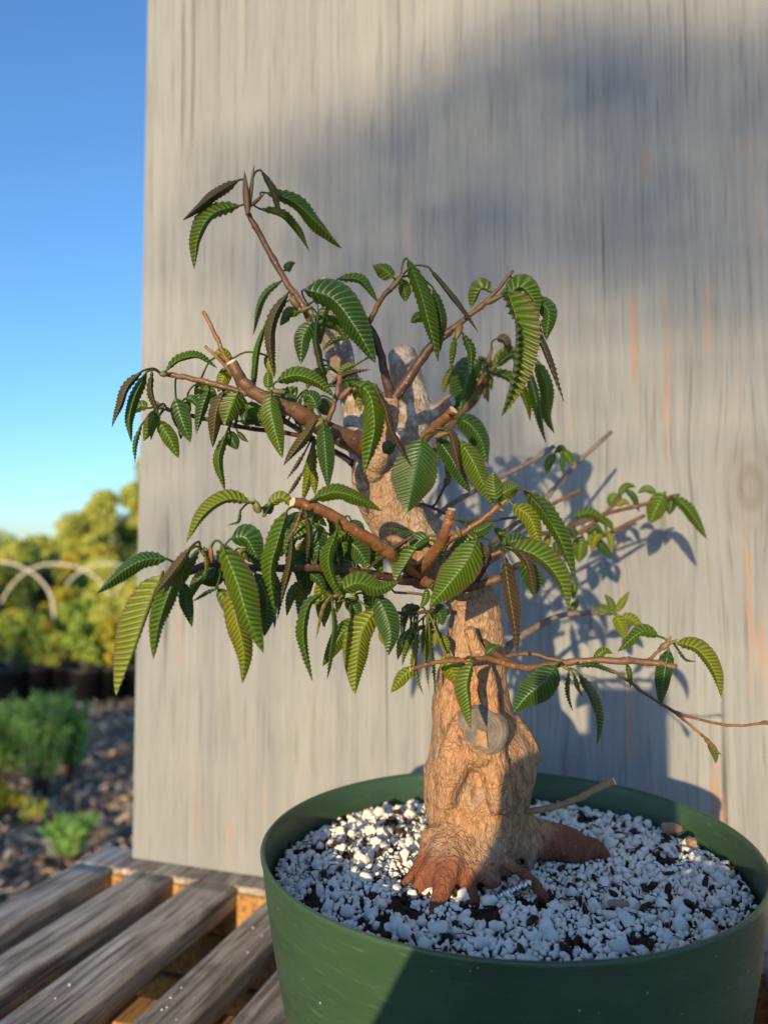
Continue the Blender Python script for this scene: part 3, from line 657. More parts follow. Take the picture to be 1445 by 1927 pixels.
# ------------------------------------------------------------------ the tree
tree0 = empty('hornbeam_bonsai', 'small hornbeam with stout pruned trunk and ribbed serrated leaves in the pot', 'bonsai', None, (0.058, 0.497, SOILZ))
INV = Matrix.Translation(-tree0.location)
parts = [
 # x, y, width, depth
 [(900, 1690, 110, .490), (893, 1645, 140, .490), (892, 1605, 160, .492), (896, 1555, 188, .495), (896, 1500, 202, .498), (898, 1430, 204, .498), (888, 1370, 158, .498), (884, 1310, 134, .498), (888, 1250, 116, .498), (893, 1190, 106, .498), (890, 1135, 100, .498), (862, 1088, 108, .497), (820, 1045, 112, .496), (772, 1000, 112, .495), (737, 955, 112, .495), (718, 905, 108, .496), (708, 860, 92, .498), (702, 830, 60, .50)],
 [(705, 890, 76, .50), (682, 825, 66, .512), (666, 760, 58, .518), (647, 700, 53, .522), (631, 640, 49, .525), (615, 580, 45, .527), (603, 523, 40, .528)],
 [(728, 890, 84, .505), (762, 830, 82, .515), (776, 782, 78, .522), (770, 732, 64, .526), (760, 690, 56, .528), (753, 660, 50, .53)],
 [(778, 800, 50, .52), (815, 775, 34, .525), (852, 752, 27, .53)],
 [(880, 1430, 120, .50), (893, 1398, 112, .475), (903, 1380, 106, .462)],
 [(920, 1450, 120, .50), (955, 1415, 100, .503), (990, 1388, 92, .506)],
 # roots
 [(862, 1560, 110, .482), (828, 1610, 50, .462), (800, 1645, 32, .456), (782, 1672, 24, .452), (772, 1700, 18, .447)],
 [(868, 1570, 110, .480), (850, 1620, 56, .458), (832, 1668, 44, .447), (818, 1705, 38, .438), (810, 1740, 30, .425)],
 [(888, 1580, 90, .478), (880, 1630, 46, .458), (882, 1668, 34, .452), (888, 1705, 26, .442)],
 [(845, 1600, 50, .465), (812, 1660, 20, .456), (800, 1705, 14, .444), (796, 1735, 10, .434)],
 [(820, 1570, 50, .478), (795, 1622, 26, .468), (770, 1652, 18, .464), (752, 1672, 12, .460)],
 [(930, 1545, 120, .497), (985, 1572, 84, .500), (1045, 1588, 66, .504), (1100, 1600, 48, .506), (1120, 1590, 26, .508), (1145, 1618, 22, .505)],
 [(985, 1590, 50, .49), (1003, 1612, 34, .488), (992, 1642, 20, .483)],
 [(925, 1600, 60, .472), (962, 1630, 22, .462), (995, 1652, 16, .457), (1030, 1694, 12, .446)],
 [(905, 1600, 70, .474), (918, 1640, 46, .458), (930, 1672, 30, .455)],
 [(835, 1520, 40, .466), (850, 1440, 60, .462), (870, 1370, 40, .468)],
 [(945, 1520, 50, .465), (930, 1440, 50, .462), (925, 1330, 30, .468), (905, 1250, 34, .47), (880, 1180, 30, .468)],
]
bm = bmesh.new()
for pt in parts:
    sp = spline(pt, 5); C = [at(p[0], p[1], p[3]) for p in sp]; Rr = [p[2] / 2 / FPX * p[3] for p in sp]
    v_, f_ = tube(C, Rr, 18)
    bv = [bm.verts.new(p) for p in v_]
    for ff in f_: bm.faces.new([bv[i] for i in ff])
bmesh.ops.recalc_face_normals(bm, faces=bm.faces[:])
me = bpy.data.meshes.new('tmp'); bm.to_mesh(me); bm.free()
tmp = bpy.data.objects.new('tmp', me); COL.objects.link(tmp)
md = tmp.modifiers.new('r', 'REMESH'); md.mode = 'VOXEL'; md.voxel_size = .00165
ms = tmp.modifiers.new('s', 'SMOOTH'); ms.factor = .5; ms.iterations = 5
dg = bpy.context.evaluated_depsgraph_get(); ev = tmp.evaluated_get(dg); tm = bpy.data.meshes.new_from_object(ev)
bpy.data.objects.remove(tmp)
tm.transform(INV); nv = len(tm.vertices)
co = np.empty(nv * 3, np.float32); tm.vertices.foreach_get('co', co); co = co.reshape(-1, 3)
nr_ = np.empty(nv * 3, np.float32); tm.vertices.foreach_get('normal', nr_); nr_ = nr_.reshape(-1, 3)
disp = np.empty(nv); rootf = np.empty(nv); highf = np.empty(nv)
for i in range(nv):
    c = Vector(co[i]); low = max(0.0, min(1.0, (0.21 - c.z) / .06))
    a = noise.noise(Vector((c.x * 34, c.y * 34, c.z * 22))) * .0024
    b_ = noise.noise(Vector((c.x * 105, c.y * 105, c.z * 70 + 4))) * .0011
    w_ = noise.noise(Vector((c.x * 60, c.y * 60, c.z * 40))) * 2.0
    rid = abs(noise.noise(Vector((c.x * 240 + w_, c.y * 240, c.z * 95)))) * .0013
    a += noise.noise(Vector((c.x * 16 + 5, c.y * 16, c.z * 9))) * .004 * low
    disp[i] = a + b_ - rid * (0.35 + .35 * low)
    rootf[i] = max(0, min(1, (0.023 - c.z + .7 * max(0.0, math.hypot(c.x, c.y) - .032) + .014 * noise.noise(c * 40)) / .020)) if c.z < .05 else 0
    highf[i] = max(0, min(1, (c.z - .20 + .05 * noise.noise(c * 25)) / .06))
co2 = co + nr_ * disp[:, None]; tm.vertices.foreach_set('co', co2.astype(np.float32).ravel())
for nm, arr in (('root', rootf), ('high', highf)):
    a_ = tm.attributes.new(nm, 'FLOAT', 'POINT'); a_.data.foreach_set('value', arr.astype(np.float32))
tm.polygons.foreach_set('use_smooth', [True] * len(tm.polygons)); tm.update()
trunk = obj('trunk', tm, M['bark'], tree0)
def scar(x, y, Y, rw, rh, normal, patch=False):
    c = at(x, y, Y); nrm = Vector(normal).normalized(); V_ = [(0, 0, .0006)]; F_ = []; ns = 40
    for j in range(1, 7):
        for i in range(ns):
            a = 2 * math.pi * i / ns; k = 1 + .10 * noise.noise(Vector((math.cos(a) * 1.5, math.sin(a) * 1.5, x)))
            rr = j / 6; V_.append((rr * rw * k * math.cos(a), rr * rh * k * math.sin(a), (-.004 if j == 6 else .0007 * noise.noise(Vector((rr * math.cos(a) * 3, rr * math.sin(a) * 3, x))))))
    F_ = [(0, 1 + i, 1 + (i + 1) % ns) for i in range(ns)]
    for j in range(5): F_ += [(1 + j * ns + i, 1 + (j + 1) * ns + i, 1 + (j + 1) * ns + (i + 1) % ns, 1 + j * ns + (i + 1) % ns) for i in range(ns)]
    o = obj('pruning_scar', mesh_py('pruning_scar', V_, F_), M['scar'], trunk)
    o.rotation_mode = 'QUATERNION'; o.rotation_quaternion = nrm.to_track_quat('Z', 'Y'); o.location = c - tree0.location
    return o
scar(904, 1377, .4585, .0172, .0158, (-.10, -1, .32))['label'] = 'round grey pruning scar with a pale split patch'
scar(993, 1384, .503, .0165, .0165, (.86, -.30, .62))['label'] = 'dark pruning scar on the shaded side'
v_, f_ = box_vf((-.0040, -.0050, -.001), (.0042, .0046, .0012), .0008)
v_ = [Vector((p.x * (.75 - 30 * p.y), p.y, p.z)) + Vector((.0025 * noise.noise(p * 250), .0025 * noise.noise(p * 250 + Vector((9, 0, 0))), 0)) for p in v_]
o = obj('split_wood', mesh_py('split_wood', v_, f_, False), M['split'], trunk); o.rotation_mode = 'QUATERNION'
o.rotation_quaternion = Vector((-.10, -1, .32)).normalized().to_track_quat('Z', 'Y'); o.location = at(906, 1390, .4562) - tree0.location

# ---- branches: "name material; x y width depth, ..."
BR = """
branch twig; 612 730 15 .505, 606 700 14 .490, 597 655 13 .475, 583 603 12 .462, 562 562 12 .460, 540 533 12 .460, 505 470 12 .458, 480 425 11 .455, 466 400 10 .455
branch bark; 690 905 64 .490, 702 878 52 .480, 718 850 38 .472, 733 810 28 .468, 738 775 26 .465, 737 748 26 .463
branch dark_twig; 737 756 20 .464, 724 701 17 .458, 708 640 15 .454, 688 605 14 .452, 672 575 13 .452, 656 546 11 .454
twig twig; 692 612 10 .452, 702 592 10 .448, 712 572 10 .446, 722 556 9 .444, 735 543 11 .443
branch dark_twig; 737 756 22 .464, 772 707 20 .460, 804 660 18 .456, 840 628 14 .453, 870 604 11 .451
branch twig; 866 607 11 .451, 890 588 10 .450, 910 572 10 .449, 938 542 7 .447, 966 508 6 .445
branch twig; 700 852 50 .478, 685 840 46 .470, 637 820 38 .455, 590 795 34 .443, 555 772 30 .436, 500 750 27 .430, 460 722 24 .427, 435 680 21 .424
twig twig; 612 802 12 .444, 620 785 10 .441, 634 742 10 .438, 640 706 11 .436
twig twig; 466 742 12 .428, 452 736 11 .428, 400 722 11 .430, 350 710 10 .432, 314 704 10 .434
twig orange_twig; 440 700 10 .432, 425 673 9 .437, 405 630 8 .440, 384 587 8 .443
twig orange_twig; 440 705 7 .440, 427 692 7 .445, 405 668 6 .450, 386 652 6 .452
twig dark_twig; 670 880 14 .495, 650 862 12 .490, 592 830 10 .480, 540 815 9 .474, 462 805 9 .466, 425 797 8 .464, 355 781 8 .462, 315 770 7 .462, 285 752 6 .464
twig dark_twig; 590 826 12 .472, 565 810 11 .468, 532 790 10 .464
branch orange_twig; 792 1088 28 .470, 760 1062 26 .440, 732 1040 25 .420, 700 1017 23 .411, 662 995 22 .405, 625 970 22 .400, 585 952 22 .396, 550 945 20 .393
branch dark_twig; 800 1100 20 .472, 740 1088 18 .440, 640 1072 16 .415, 560 1068 15 .402, 487 1070 14 .394, 405 1060 14 .388, 352 1077 13 .384, 290 1092 12 .380, 265 1101 11 .378
branch orange_twig; 765 1085 24 .470, 782 1077 23 .462, 807 1052 22 .442, 832 1015 20 .426, 842 985 18 .421, 850 957 17 .418
twig orange_twig; 824 1030 14 .432, 850 1013 12 .428, 875 1000 12 .426, 915 972 11 .424, 940 950 11 .423
branch twig; 775 1072 20 .472, 790 1087 20 .464, 817 1102 18 .452, 850 1108 17 .444, 880 1107 16 .440, 910 1098 15 .438, 942 1088 14 .437
twig dark_twig; 890 1104 10 .440, 898 1092 9 .438, 912 1070 8 .434, 927 1043 8 .430
twig dark_twig; 755 945 7 .480, 798 950 6 .476, 830 963 6 .474, 865 980 6 .476, 900 982 5 .482, 980 972 5 .495
twig dark_twig; 810 954 5 .474, 820 948 5 .472, 828 932 5 .470, 838 912 5 .468
twig grey_twig; 790 1010 12 .505, 810 982 11 .515, 855 945 10 .53, 900 920 9 .545, 945 897 8 .56, 1000 868 8 .575, 1042 840 8 .585
twig grey_twig; 860 1085 12 .52, 920 1040 11 .56, 990 985 9 .60, 1030 935 9 .62, 1055 905 9 .63, 1090 868 8 .64, 1150 812 7 .655
twig twig; 880 1080 10 .52, 950 1000 9 .56, 1020 960 8 .585, 1060 938 7 .595, 1092 923 8 .605
twig twig; 880 1085 11 .52, 980 1020 9 .57, 1070 992 8 .60, 1130 970 7 .61, 1167 960 7 .615, 1220 947 7 .62, 1278 931 5 .625
twig twig; 900 1110 11 .52, 990 1060 9 .58, 1075 1037 8 .62, 1120 1015 8 .63, 1160 997 8 .635, 1212 970 7 .64
twig twig; 1075 1010 9 .605, 1110 990 8 .612, 1140 965 7 .618, 1168 935 6 .622
branch grey_twig; 925 1250 22 .505, 952 1222 17 .525, 980 1198 14 .54, 1010 1180 12 .55, 1050 1160 10 .56, 1100 1154 9 .565, 1150 1155 7 .57
branch twig; 905 1205 16 .485, 935 1232 12 .462, 965 1250 12 .446, 990 1257 12 .436, 1050 1250 12 .426, 1108 1243 12 .421, 1200 1245 13 .417, 1240 1249 12 .415, 1272 1256 12 .413
twig orange_twig; 975 1254 12 .443, 957 1252 11 .441, 920 1240 10 .436, 890 1241 9 .431, 820 1247 8 .424, 772 1260 8 .419
twig twig; 925 1225 8 .470, 945 1236 7 .462, 995 1230 7 .452, 1045 1242 7 .446, 1100 1250 7 .442, 1151 1262 6 .442, 1215 1306 6 .442, 1274 1343 6 .442
twig orange_twig; 1270 1341 6 .442, 1295 1362 5 .441, 1323 1386 5 .440
twig orange_twig; 1268 1340 6 .442, 1314 1354 5 .443, 1379 1366 5 .444, 1436 1361 5 .445
twig twig; 1215 1247 7 .417, 1226 1238 6 .416, 1244 1219 6 .415
twig tan_twig; 960 1530 14 .488, 995 1527 12 .478, 1040 1520 12 .470, 1090 1502 12 .463, 1130 1482 13 .457, 1156 1470 15 .454
twig grey_twig; 860 1115 8 .475, 820 1125 6 .462, 790 1118 5 .455, 742 1115 5 .445
twig dark_twig; 850 1150 10 .480, 810 1150 8 .468, 770 1155 7 .462, 700 1150 6 .450
twig twig; 925 655 6 .545, 917 685 8 .545, 905 715 9 .54, 880 760 12 .535, 850 800 14 .53, 815 850 18 .52, 780 900 20 .51
branch orange_twig; 790 835 20 .495, 815 808 19 .480, 835 790 18 .472, 853 771 18 .466
"""
BRANCH = []   # (object, samples)
for ln in BR.strip().splitlines():
    head, data = ln.split(';'); nm, mt = head.split()
    pts = [tuple(float(x) for x in q.split()) for q in data.split(',')]
    n_ = 7; sp = spline(pts, n_); C = []; Rr = []; sd = len(BRANCH)
    for i, p in enumerate(sp):
        c = at(p[0], p[1], p[3]) - tree0.location; wob = .0006 if p[2] < 16 else .0011
        c += Vector((noise.noise(Vector((i * .45, sd, 0))), noise.noise(Vector((i * .45, sd, 9))), noise.noise(Vector((i * .45, sd, 5))))) * wob
        r_ = p[2] / 2 / FPX * p[3]
        r_ *= 1 + .10 * noise.noise(Vector((i * .6, sd * 3, 2))) + (.22 if (i % 9 == 4 and p[2] < 15) else 0)
        C.append(c); Rr.append(max(r_, .0006))
    v_, f_ = tube(C, Rr, 12, True, .10, sd)
    me = mesh_py(nm, v_, f_); me.materials.append(M[mt]); me.materials.append(M['cut'])
    me.polygons[len(f_) - 1].material_index = 1; me.polygons[len(f_) - 1].use_smooth = False
    if mt == 'bark':
        a_ = me.attributes.new('high', 'FLOAT', 'POINT'); a_.data.foreach_set('value', [.35] * len(me.vertices))
    BRANCH.append((obj(nm, me, None, tree0), C))
ALLP = np.array([tuple(c) for o, C in BRANCH for c in C]); ALLI = [i for i, (o, C) in enumerate(BRANCH) for c in C]

# ---- leaves: kind depth dtip wl wr  x y x y ...   (capital kind: halves fold towards the viewer)
LV = """
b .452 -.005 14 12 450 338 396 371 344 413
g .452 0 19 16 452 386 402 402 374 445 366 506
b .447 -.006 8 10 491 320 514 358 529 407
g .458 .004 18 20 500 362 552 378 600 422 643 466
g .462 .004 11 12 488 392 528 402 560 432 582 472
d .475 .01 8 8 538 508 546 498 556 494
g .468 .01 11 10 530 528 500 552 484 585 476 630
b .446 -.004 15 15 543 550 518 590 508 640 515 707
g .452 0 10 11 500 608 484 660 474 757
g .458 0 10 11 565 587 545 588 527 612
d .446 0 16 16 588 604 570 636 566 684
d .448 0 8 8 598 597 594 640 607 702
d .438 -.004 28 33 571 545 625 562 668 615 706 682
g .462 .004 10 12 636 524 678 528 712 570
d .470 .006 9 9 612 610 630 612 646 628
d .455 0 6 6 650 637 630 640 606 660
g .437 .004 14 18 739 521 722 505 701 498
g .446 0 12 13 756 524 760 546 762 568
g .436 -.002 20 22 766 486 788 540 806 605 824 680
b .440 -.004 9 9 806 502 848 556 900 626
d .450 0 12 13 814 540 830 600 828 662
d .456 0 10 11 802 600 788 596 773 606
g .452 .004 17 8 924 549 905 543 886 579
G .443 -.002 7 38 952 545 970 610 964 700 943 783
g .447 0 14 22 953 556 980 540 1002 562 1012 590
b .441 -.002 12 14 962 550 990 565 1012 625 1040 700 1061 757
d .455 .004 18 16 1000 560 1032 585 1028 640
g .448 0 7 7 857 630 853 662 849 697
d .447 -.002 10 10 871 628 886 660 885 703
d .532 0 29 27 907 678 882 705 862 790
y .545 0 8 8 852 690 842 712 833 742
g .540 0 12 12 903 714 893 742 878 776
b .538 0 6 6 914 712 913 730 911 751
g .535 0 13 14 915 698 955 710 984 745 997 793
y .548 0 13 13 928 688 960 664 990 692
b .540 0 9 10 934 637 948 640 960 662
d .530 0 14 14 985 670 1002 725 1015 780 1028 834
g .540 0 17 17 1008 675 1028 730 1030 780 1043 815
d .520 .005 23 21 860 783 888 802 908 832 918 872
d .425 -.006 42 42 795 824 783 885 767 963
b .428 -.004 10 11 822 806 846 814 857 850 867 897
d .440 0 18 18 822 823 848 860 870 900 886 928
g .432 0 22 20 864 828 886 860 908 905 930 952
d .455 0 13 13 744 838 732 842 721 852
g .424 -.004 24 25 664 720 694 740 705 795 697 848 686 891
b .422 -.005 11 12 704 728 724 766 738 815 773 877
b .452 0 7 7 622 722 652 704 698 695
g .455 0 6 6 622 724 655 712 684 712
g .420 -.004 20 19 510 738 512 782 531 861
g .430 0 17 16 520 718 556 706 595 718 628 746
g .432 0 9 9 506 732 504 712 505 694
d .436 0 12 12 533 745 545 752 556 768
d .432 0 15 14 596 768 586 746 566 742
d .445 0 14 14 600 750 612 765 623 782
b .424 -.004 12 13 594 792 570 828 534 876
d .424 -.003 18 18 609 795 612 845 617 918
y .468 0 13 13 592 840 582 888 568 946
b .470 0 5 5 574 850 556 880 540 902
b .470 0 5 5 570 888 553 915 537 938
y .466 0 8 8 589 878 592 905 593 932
g .428 .002 8 12 312 698 336 678 372 671 409 693
g .425 -.004 13 15 276 700 254 745 243 790 247 832
b .420 -.006 11 11 268 698 242 725 226 765 211 804
b .424 0 8 8 286 697 285 738 303 788
g .455 0 10 10 278 768 266 764 250 776
g .446 0 12 12 293 772 282 800 270 830
g .450 0 6 7 266 800 255 832 254 870
g .452 0 5 5 296 788 290 806 284 829
g .446 0 15 14 299 790 318 822 336 862
d .440 0 17 17 331 748 342 790 358 832
d .448 0 8 8 348 750 362 752 374 766
d .438 0 12 12 394 730 382 765 370 816
b .434 0 15 15 421 735 406 780 400 842
g .426 -.002 21 19 448 738 436 765 423 800
g .440 -.002 12 12 425 817 411 866 423 923
d .446 0 12 12 432 810 438 828 447 846
b .450 0 5 5 447 812 458 824 468 832
d .452 0 13 13 450 792 474 788 497 802
g .448 0 14 14 463 758 480 774 494 792
y .460 0 12 12 432 690 418 664 402 672
y .448 0 13 13 433 690 420 712 410 737
y .462 0 10 10 500 668 510 690 516 712
y .388 -.004 20 13 472 945 428 940 384 968 351 1021
d .398 0 4 4 453 960 448 982 427 989
y .398 0 11 12 504 952 530 937 556 956
d .402 0 10 10 512 948 504 958 494 965
g .383 -.004 26 15 541 960 524 1015 509 1075 517 1148
b .388 0 13 13 551 1000 546 1060 532 1120 523 1166
o .386 -.002 5 5 568 958 556 994 536 1022
b .384 0 8 8 575 965 583 1010 577 1058
g .390 .003 18 18 588 940 632 926 680 940 718 961
g .394 -.002 15 16 634 998 618 1048 628 1094 646 1122
g .398 .006 18 21 640 1114 672 1098 712 1108 750 1096
d .412 0 18 18 590 985 598 1010 602 1045
d .415 0 20 20 655 1018 675 1035 694 1065
d .412 0 18 18 614 1028 600 1055 588 1092
d .415 0 15 15 652 984 668 994 684 1012
g .410 0 14 14 540 1030 552 1050 562 1085
d .418 0 20 20 560 1040 575 1075 582 1120
d .420 0 20 20 668 1050 650 1075 646 1105
y .414 0 12 12 560 985 590 975 615 990
g .396 -.004 16 15 606 1116 580 1140 571 1200 588 1282
o .398 0 6 6 622 1122 606 1148 594 1204
g .396 -.002 9 9 625 1132 628 1180 621 1230 615 1279
g .425 0 17 17 672 1164 645 1190 620 1230 607 1254
y .420 -.002 28 25 706 1150 682 1188 673 1240 668 1306
d .416 -.003 22 22 710 1122 727 1158 736 1195 731 1233
d .424 0 13 13 650 1128 667 1144 679 1163
y .430 0 6 6 725 1180 718 1196 722 1214
d .372 -.004 19 19 314 1052 270 1054 226 1078 181 1117
y .372 -.004 40 10 304 1082 278 1150 250 1230 219 1309
g .368 -.003 24 24 352 1042 324 1100 300 1170 289 1240
b .362 -.003 13 14 357 1032 330 1070 291 1119
g .374 0 10 10 374 1033 354 1070 338 1112
d .386 0 13 13 346 1096 350 1136 361 1180
y .374 0 5 5 385 1040 388 1062 384 1091
g .370 -.004 27 33 416 1022 444 1090 467 1165 495 1228
y .386 0 25 22 430 1108 446 1170 459 1230 456 1286
d .394 0 23 23 434 1014 464 1014 490 1062
d .392 0 5 5 406 1108 386 1117 360 1133
d .398 0 19 19 424 1068 400 1084 376 1096
g .396 0 13 13 410 1108 425 1130 436 1162
d .384 0 20 20 480 1078 503 1130 497 1198
d .388 0 5 5 512 1140 515 1160 516 1183
g .412 0 17 18 935 940 930 916 929 888
g .416 0 17 18 936 936 955 924 977 914
y .418 -.002 18 16 964 949 998 975 1018 1033
g .416 -.004 21 22 984 920 1022 962 1056 1020 1081 1092
b .410 0 4 5 994 924 1020 955 1043 992
g .410 -.004 34 31 899 1016 877 1058 846 1098 810 1139
g .414 -.004 18 27 956 1030 1008 1046 1050 1088 1069 1146
d .422 0 14 15 948 1026 975 1018 1002 1030
b .408 -.004 15 22 948 1044 957 1110 967 1170 973 1233
b .406 -.003 10 10 966 1028 992 1060 1006 1129
d .420 0 18 19 984 1058 1000 1090 1005 1122
d .424 0 12 12 890 1002 908 996 928 984
d .430 0 17 17 808 1008 790 1018 772 1036
b .420 -.003 8 8 776 1010 732 1040 684 1079
g .424 0 26 7 786 1028 766 1060 744 1094
g .440 0 6 6 782 1006 757 997 728 993
g .440 0 7 7 804 1108 800 1128 790 1146
b .420 0 8 8 898 1018 910 1042 913 1066
d .466 0 6 6 838 914 842 904 846 892
g .580 0 8 8 1044 853 1033 873 1030 896
d .580 0 5 5 1056 857 1058 875 1060 892
g .585 0 9 9 1058 848 1070 860 1079 877
g .582 0 6 6 1046 850 1056 843 1066 846
g .616 0 19 17 1252 926 1238 950 1221 985
g .622 0 7 7 1234 928 1216 920 1199 928
g .618 -.004 13 13 1266 934 1296 960 1330 1014
d .628 0 10 10 1264 934 1262 950 1259 969
g .622 0 7 7 1164 930 1180 914 1197 916
d .622 0 7 7 1178 922 1193 936 1203 963
g .625 0 10 10 1166 930 1153 940 1150 957
y .618 0 6 6 1160 952 1174 944 1187 950
g .604 0 10 11 1078 974 1112 966 1149 993
d .628 0 9 9 1118 1014 1135 1030 1153 1050
g .615 0 14 14 1095 1012 1091 1034 1088 1059
d .612 0 8 8 1104 1002 1119 993 1135 1003
d .600 0 7 7 1070 985 1078 1000 1084 1016
y .600 0 7 7 1032 1006 1030 1018 1026 1032
d .610 0 7 7 1044 1018 1047 1034 1045 1048
y .540 0 8 8 1000 1062 1013 1084 1026 1108
g .600 0 7 7 1082 1094 1080 1110 1077 1128
g .600 0 7 7 1074 1150 1080 1140 1089 1128
g .566 0 9 9 1150 1156 1134 1146 1116 1151
g .572 0 7 7 1154 1152 1148 1132 1137 1119
y .570 0 7 7 1158 1152 1172 1132 1183 1113
y .564 0 12 12 1158 1157 1169 1178 1179 1204
y .572 0 10 10 1168 1160 1190 1167 1209 1187
g .420 -.003 21 12 889 1245 879 1288 884 1330 887 1373
d .416 -.003 27 27 1047 1252 1022 1284 991 1311 967 1341
g .420 0 6 6 1070 1264 1069 1300 1078 1339
y .420 0 5 5 1080 1270 1087 1294 1097 1313
d .418 -.002 13 13 1089 1268 1112 1308 1123 1350 1123 1401
g .428 0 8 8 1118 1242 1136 1225 1153 1230
d .418 0 7 7 1090 1253 1120 1252 1158 1269
g .428 0 6 6 1180 1250 1184 1270 1186 1294
g .412 0 14 12 1240 1198 1206 1190 1162 1226
y .410 -.003 14 20 1272 1210 1312 1222 1342 1262 1357 1313
d .414 0 16 16 1258 1222 1250 1270 1244 1331
d .416 0 4 4 1274 1220 1290 1240 1310 1245
o .438 0 7 7 1324 1386 1340 1404 1359 1423
g .440 0 7 7 1334 1398 1345 1418 1347 1437
o .444 0 6 6 1430 1362 1442 1360 1456 1368
d .466 0 10 10 914 1234 924 1222 939 1214
y .462 0 9 9 787 1192 780 1250 797 1308
y .466 0 6 6 801 1188 800 1240 808 1302
g .462 0 7 7 777 1188 765 1220 757 1253
y .458 0 12 13 778 1256 756 1274 735 1304
y .462 0 17 17 836 1232 850 1264 863 1294
g .466 0 6 6 808 1198 813 1250 817 1292
d .470 0 10 10 792 1143 765 1150 755 1192
d .470 0 15 15 810 1138 826 1154 833 1177
y .470 0 7 7 822 1188 820 1200 818 1217
d .465 0 5 5 762 1168 758 1184 757 1202
y .472 0 8 8 826 1196 838 1210 842 1232
"""
rd = random.Random(77); FILL = []
for (cx_, cy_, sp_, n_, Y_) in ((620, 1000, 60, 20, .424), (660, 1080, 40, 9, .430), (580, 1090, 40, 8, .415), (450, 1045, 45, 10, .402), (905, 1005, 45, 5, .452), (860, 845, 28, 4, .462), (545, 752, 40, 9, .452), (400, 742, 50, 9, .456), (640, 700, 30, 4, .470), (800, 1185, 28, 7, .476), (925, 690, 26, 4, .552), (1105, 1000, 45, 5, .612), (700, 1110, 30, 4, .440), (600, 585, 22, 3, .468)):
    for i_ in range(n_):
        bx_ = cx_ + rd.uniform(-1, 1) * sp_; by_ = cy_ + rd.uniform(-.6, .5) * sp_; L_ = rd.uniform(42, 92) * .43 / Y_; an_ = rd.uniform(-.9, .9)
        ex_ = bx_ + math.sin(an_) * L_; ey_ = by_ + math.cos(an_) * L_
        FILL.append((rd.choice('gdgygy'), Y_ + rd.uniform(-.006, .012), 0, L_ * rd.uniform(.10, .2), L_ * rd.uniform(.10, .2), [(bx_, by_), ((bx_ + ex_) / 2 + math.sin(an_) * L_ * .18, (by_ + ey_) / 2 - L_ * .10), (ex_, ey_)]))
# ---- buds: x y (base)  x y (tip)  width  depth
NB = len(ALLP)
for (x0, y0, x1, y1, w_, Y) in ((467, 402, 460, 320, 13, .450), (468, 398, 479, 306, 8, .452), (470, 388, 500, 362, 7, .452), (563, 578, 543, 556, 13, .448), (565, 585, 590, 575, 10, .447), (735, 545, 762, 510, 12, .440), (866, 612, 858, 640, 14, .446), (915, 570, 952, 552, 11, .446),
        (906, 712, 900, 726, 9, .538), (912, 705, 945, 680, 7, .538), (818, 822, 850, 812, 12, .430), (640, 750, 668, 722, 13, .434), (536, 738, 500, 735, 11, .424), (612, 788, 585, 808, 15, .428), (314, 704, 298, 703, 12, .430), (488, 965, 478, 938, 15, .392), (500, 968, 492, 972, 7, .392), (568, 960, 575, 975, 8, .390),
        (400, 1058, 383, 1028, 16, .380), (392, 1052, 372, 1024, 9, .378), (398, 1060, 396, 1020, 10, .378), (622, 1125, 640, 1118, 8, .400), (938, 955, 962, 930, 10, .420), (940, 958, 948, 962, 8, .420), (925, 1045, 965, 1028, 9, .420), (838, 915, 846, 890, 10, .467), (1058, 1252, 1072, 1262, 8, .422), (1244, 1222, 1262, 1206, 13, .412), (1250, 1216, 1264, 1196, 7, .412), (1252, 1216, 1278, 1202, 6, .412), (866, 1010, 858, 988, 8, .424), (708, 1150, 698, 1146, 8, .424), (1044, 850, 1052, 848, 6, .584), (1152, 1155, 1160, 1154, 7, .57)):
    a = at(x0, y0, Y) - tree0.location; b = at(x1, y1, Y - .002) - tree0.location; L = (b - a).length; rr = w_ / 2 / FPX * Y
    t = (b - a).normalized(); u = t.orthogonal().normalized(); w2 = t.cross(u); V_ = []; F_ = []; ns, nl = 12, 9; G_ = []; E_ = []
    for j in range(nl):
        s_ = j / (nl - 1); pr = rr * (math.sin(math.pi * (0.12 + .88 * s_) ** .8) ** .8 if s_ < 1 else 0)
        for i in range(ns):
            an = 2 * math.pi * i / ns + s_ * .9; k = 1 + .16 * (1 if i % 4 == 0 else -.3)
            V_.append(a + t * (L * s_) + (u * math.cos(an) + w2 * math.sin(an)) * pr * k); G_.append(.5); E_.append(.3 if i % 4 else .95)
    for j in range(nl - 1): F_ += [(j * ns + i, j * ns + (i + 1) % ns, (j + 1) * ns + (i + 1) % ns, (j + 1) * ns + i) for i in range(ns)]
    me = mesh_py('bud', V_, F_)
    for nm, arr in (('groove', G_), ('edge', E_)):
        a_ = me.attributes.new(nm, 'FLOAT', 'POINT'); a_.data.foreach_set('value', arr)
    dd = np.linalg.norm(ALLP - np.array(tuple(a)), axis=1); bi = ALLI[int(dd[:NB].argmin())]; obj('bud', me, M['o'], BRANCH[bi][0])
    ALLP = np.concatenate([ALLP, np.array([tuple(a.lerp(b, k_)) for k_ in (.2, .45, .7)])]); ALLI += [bi] * 3

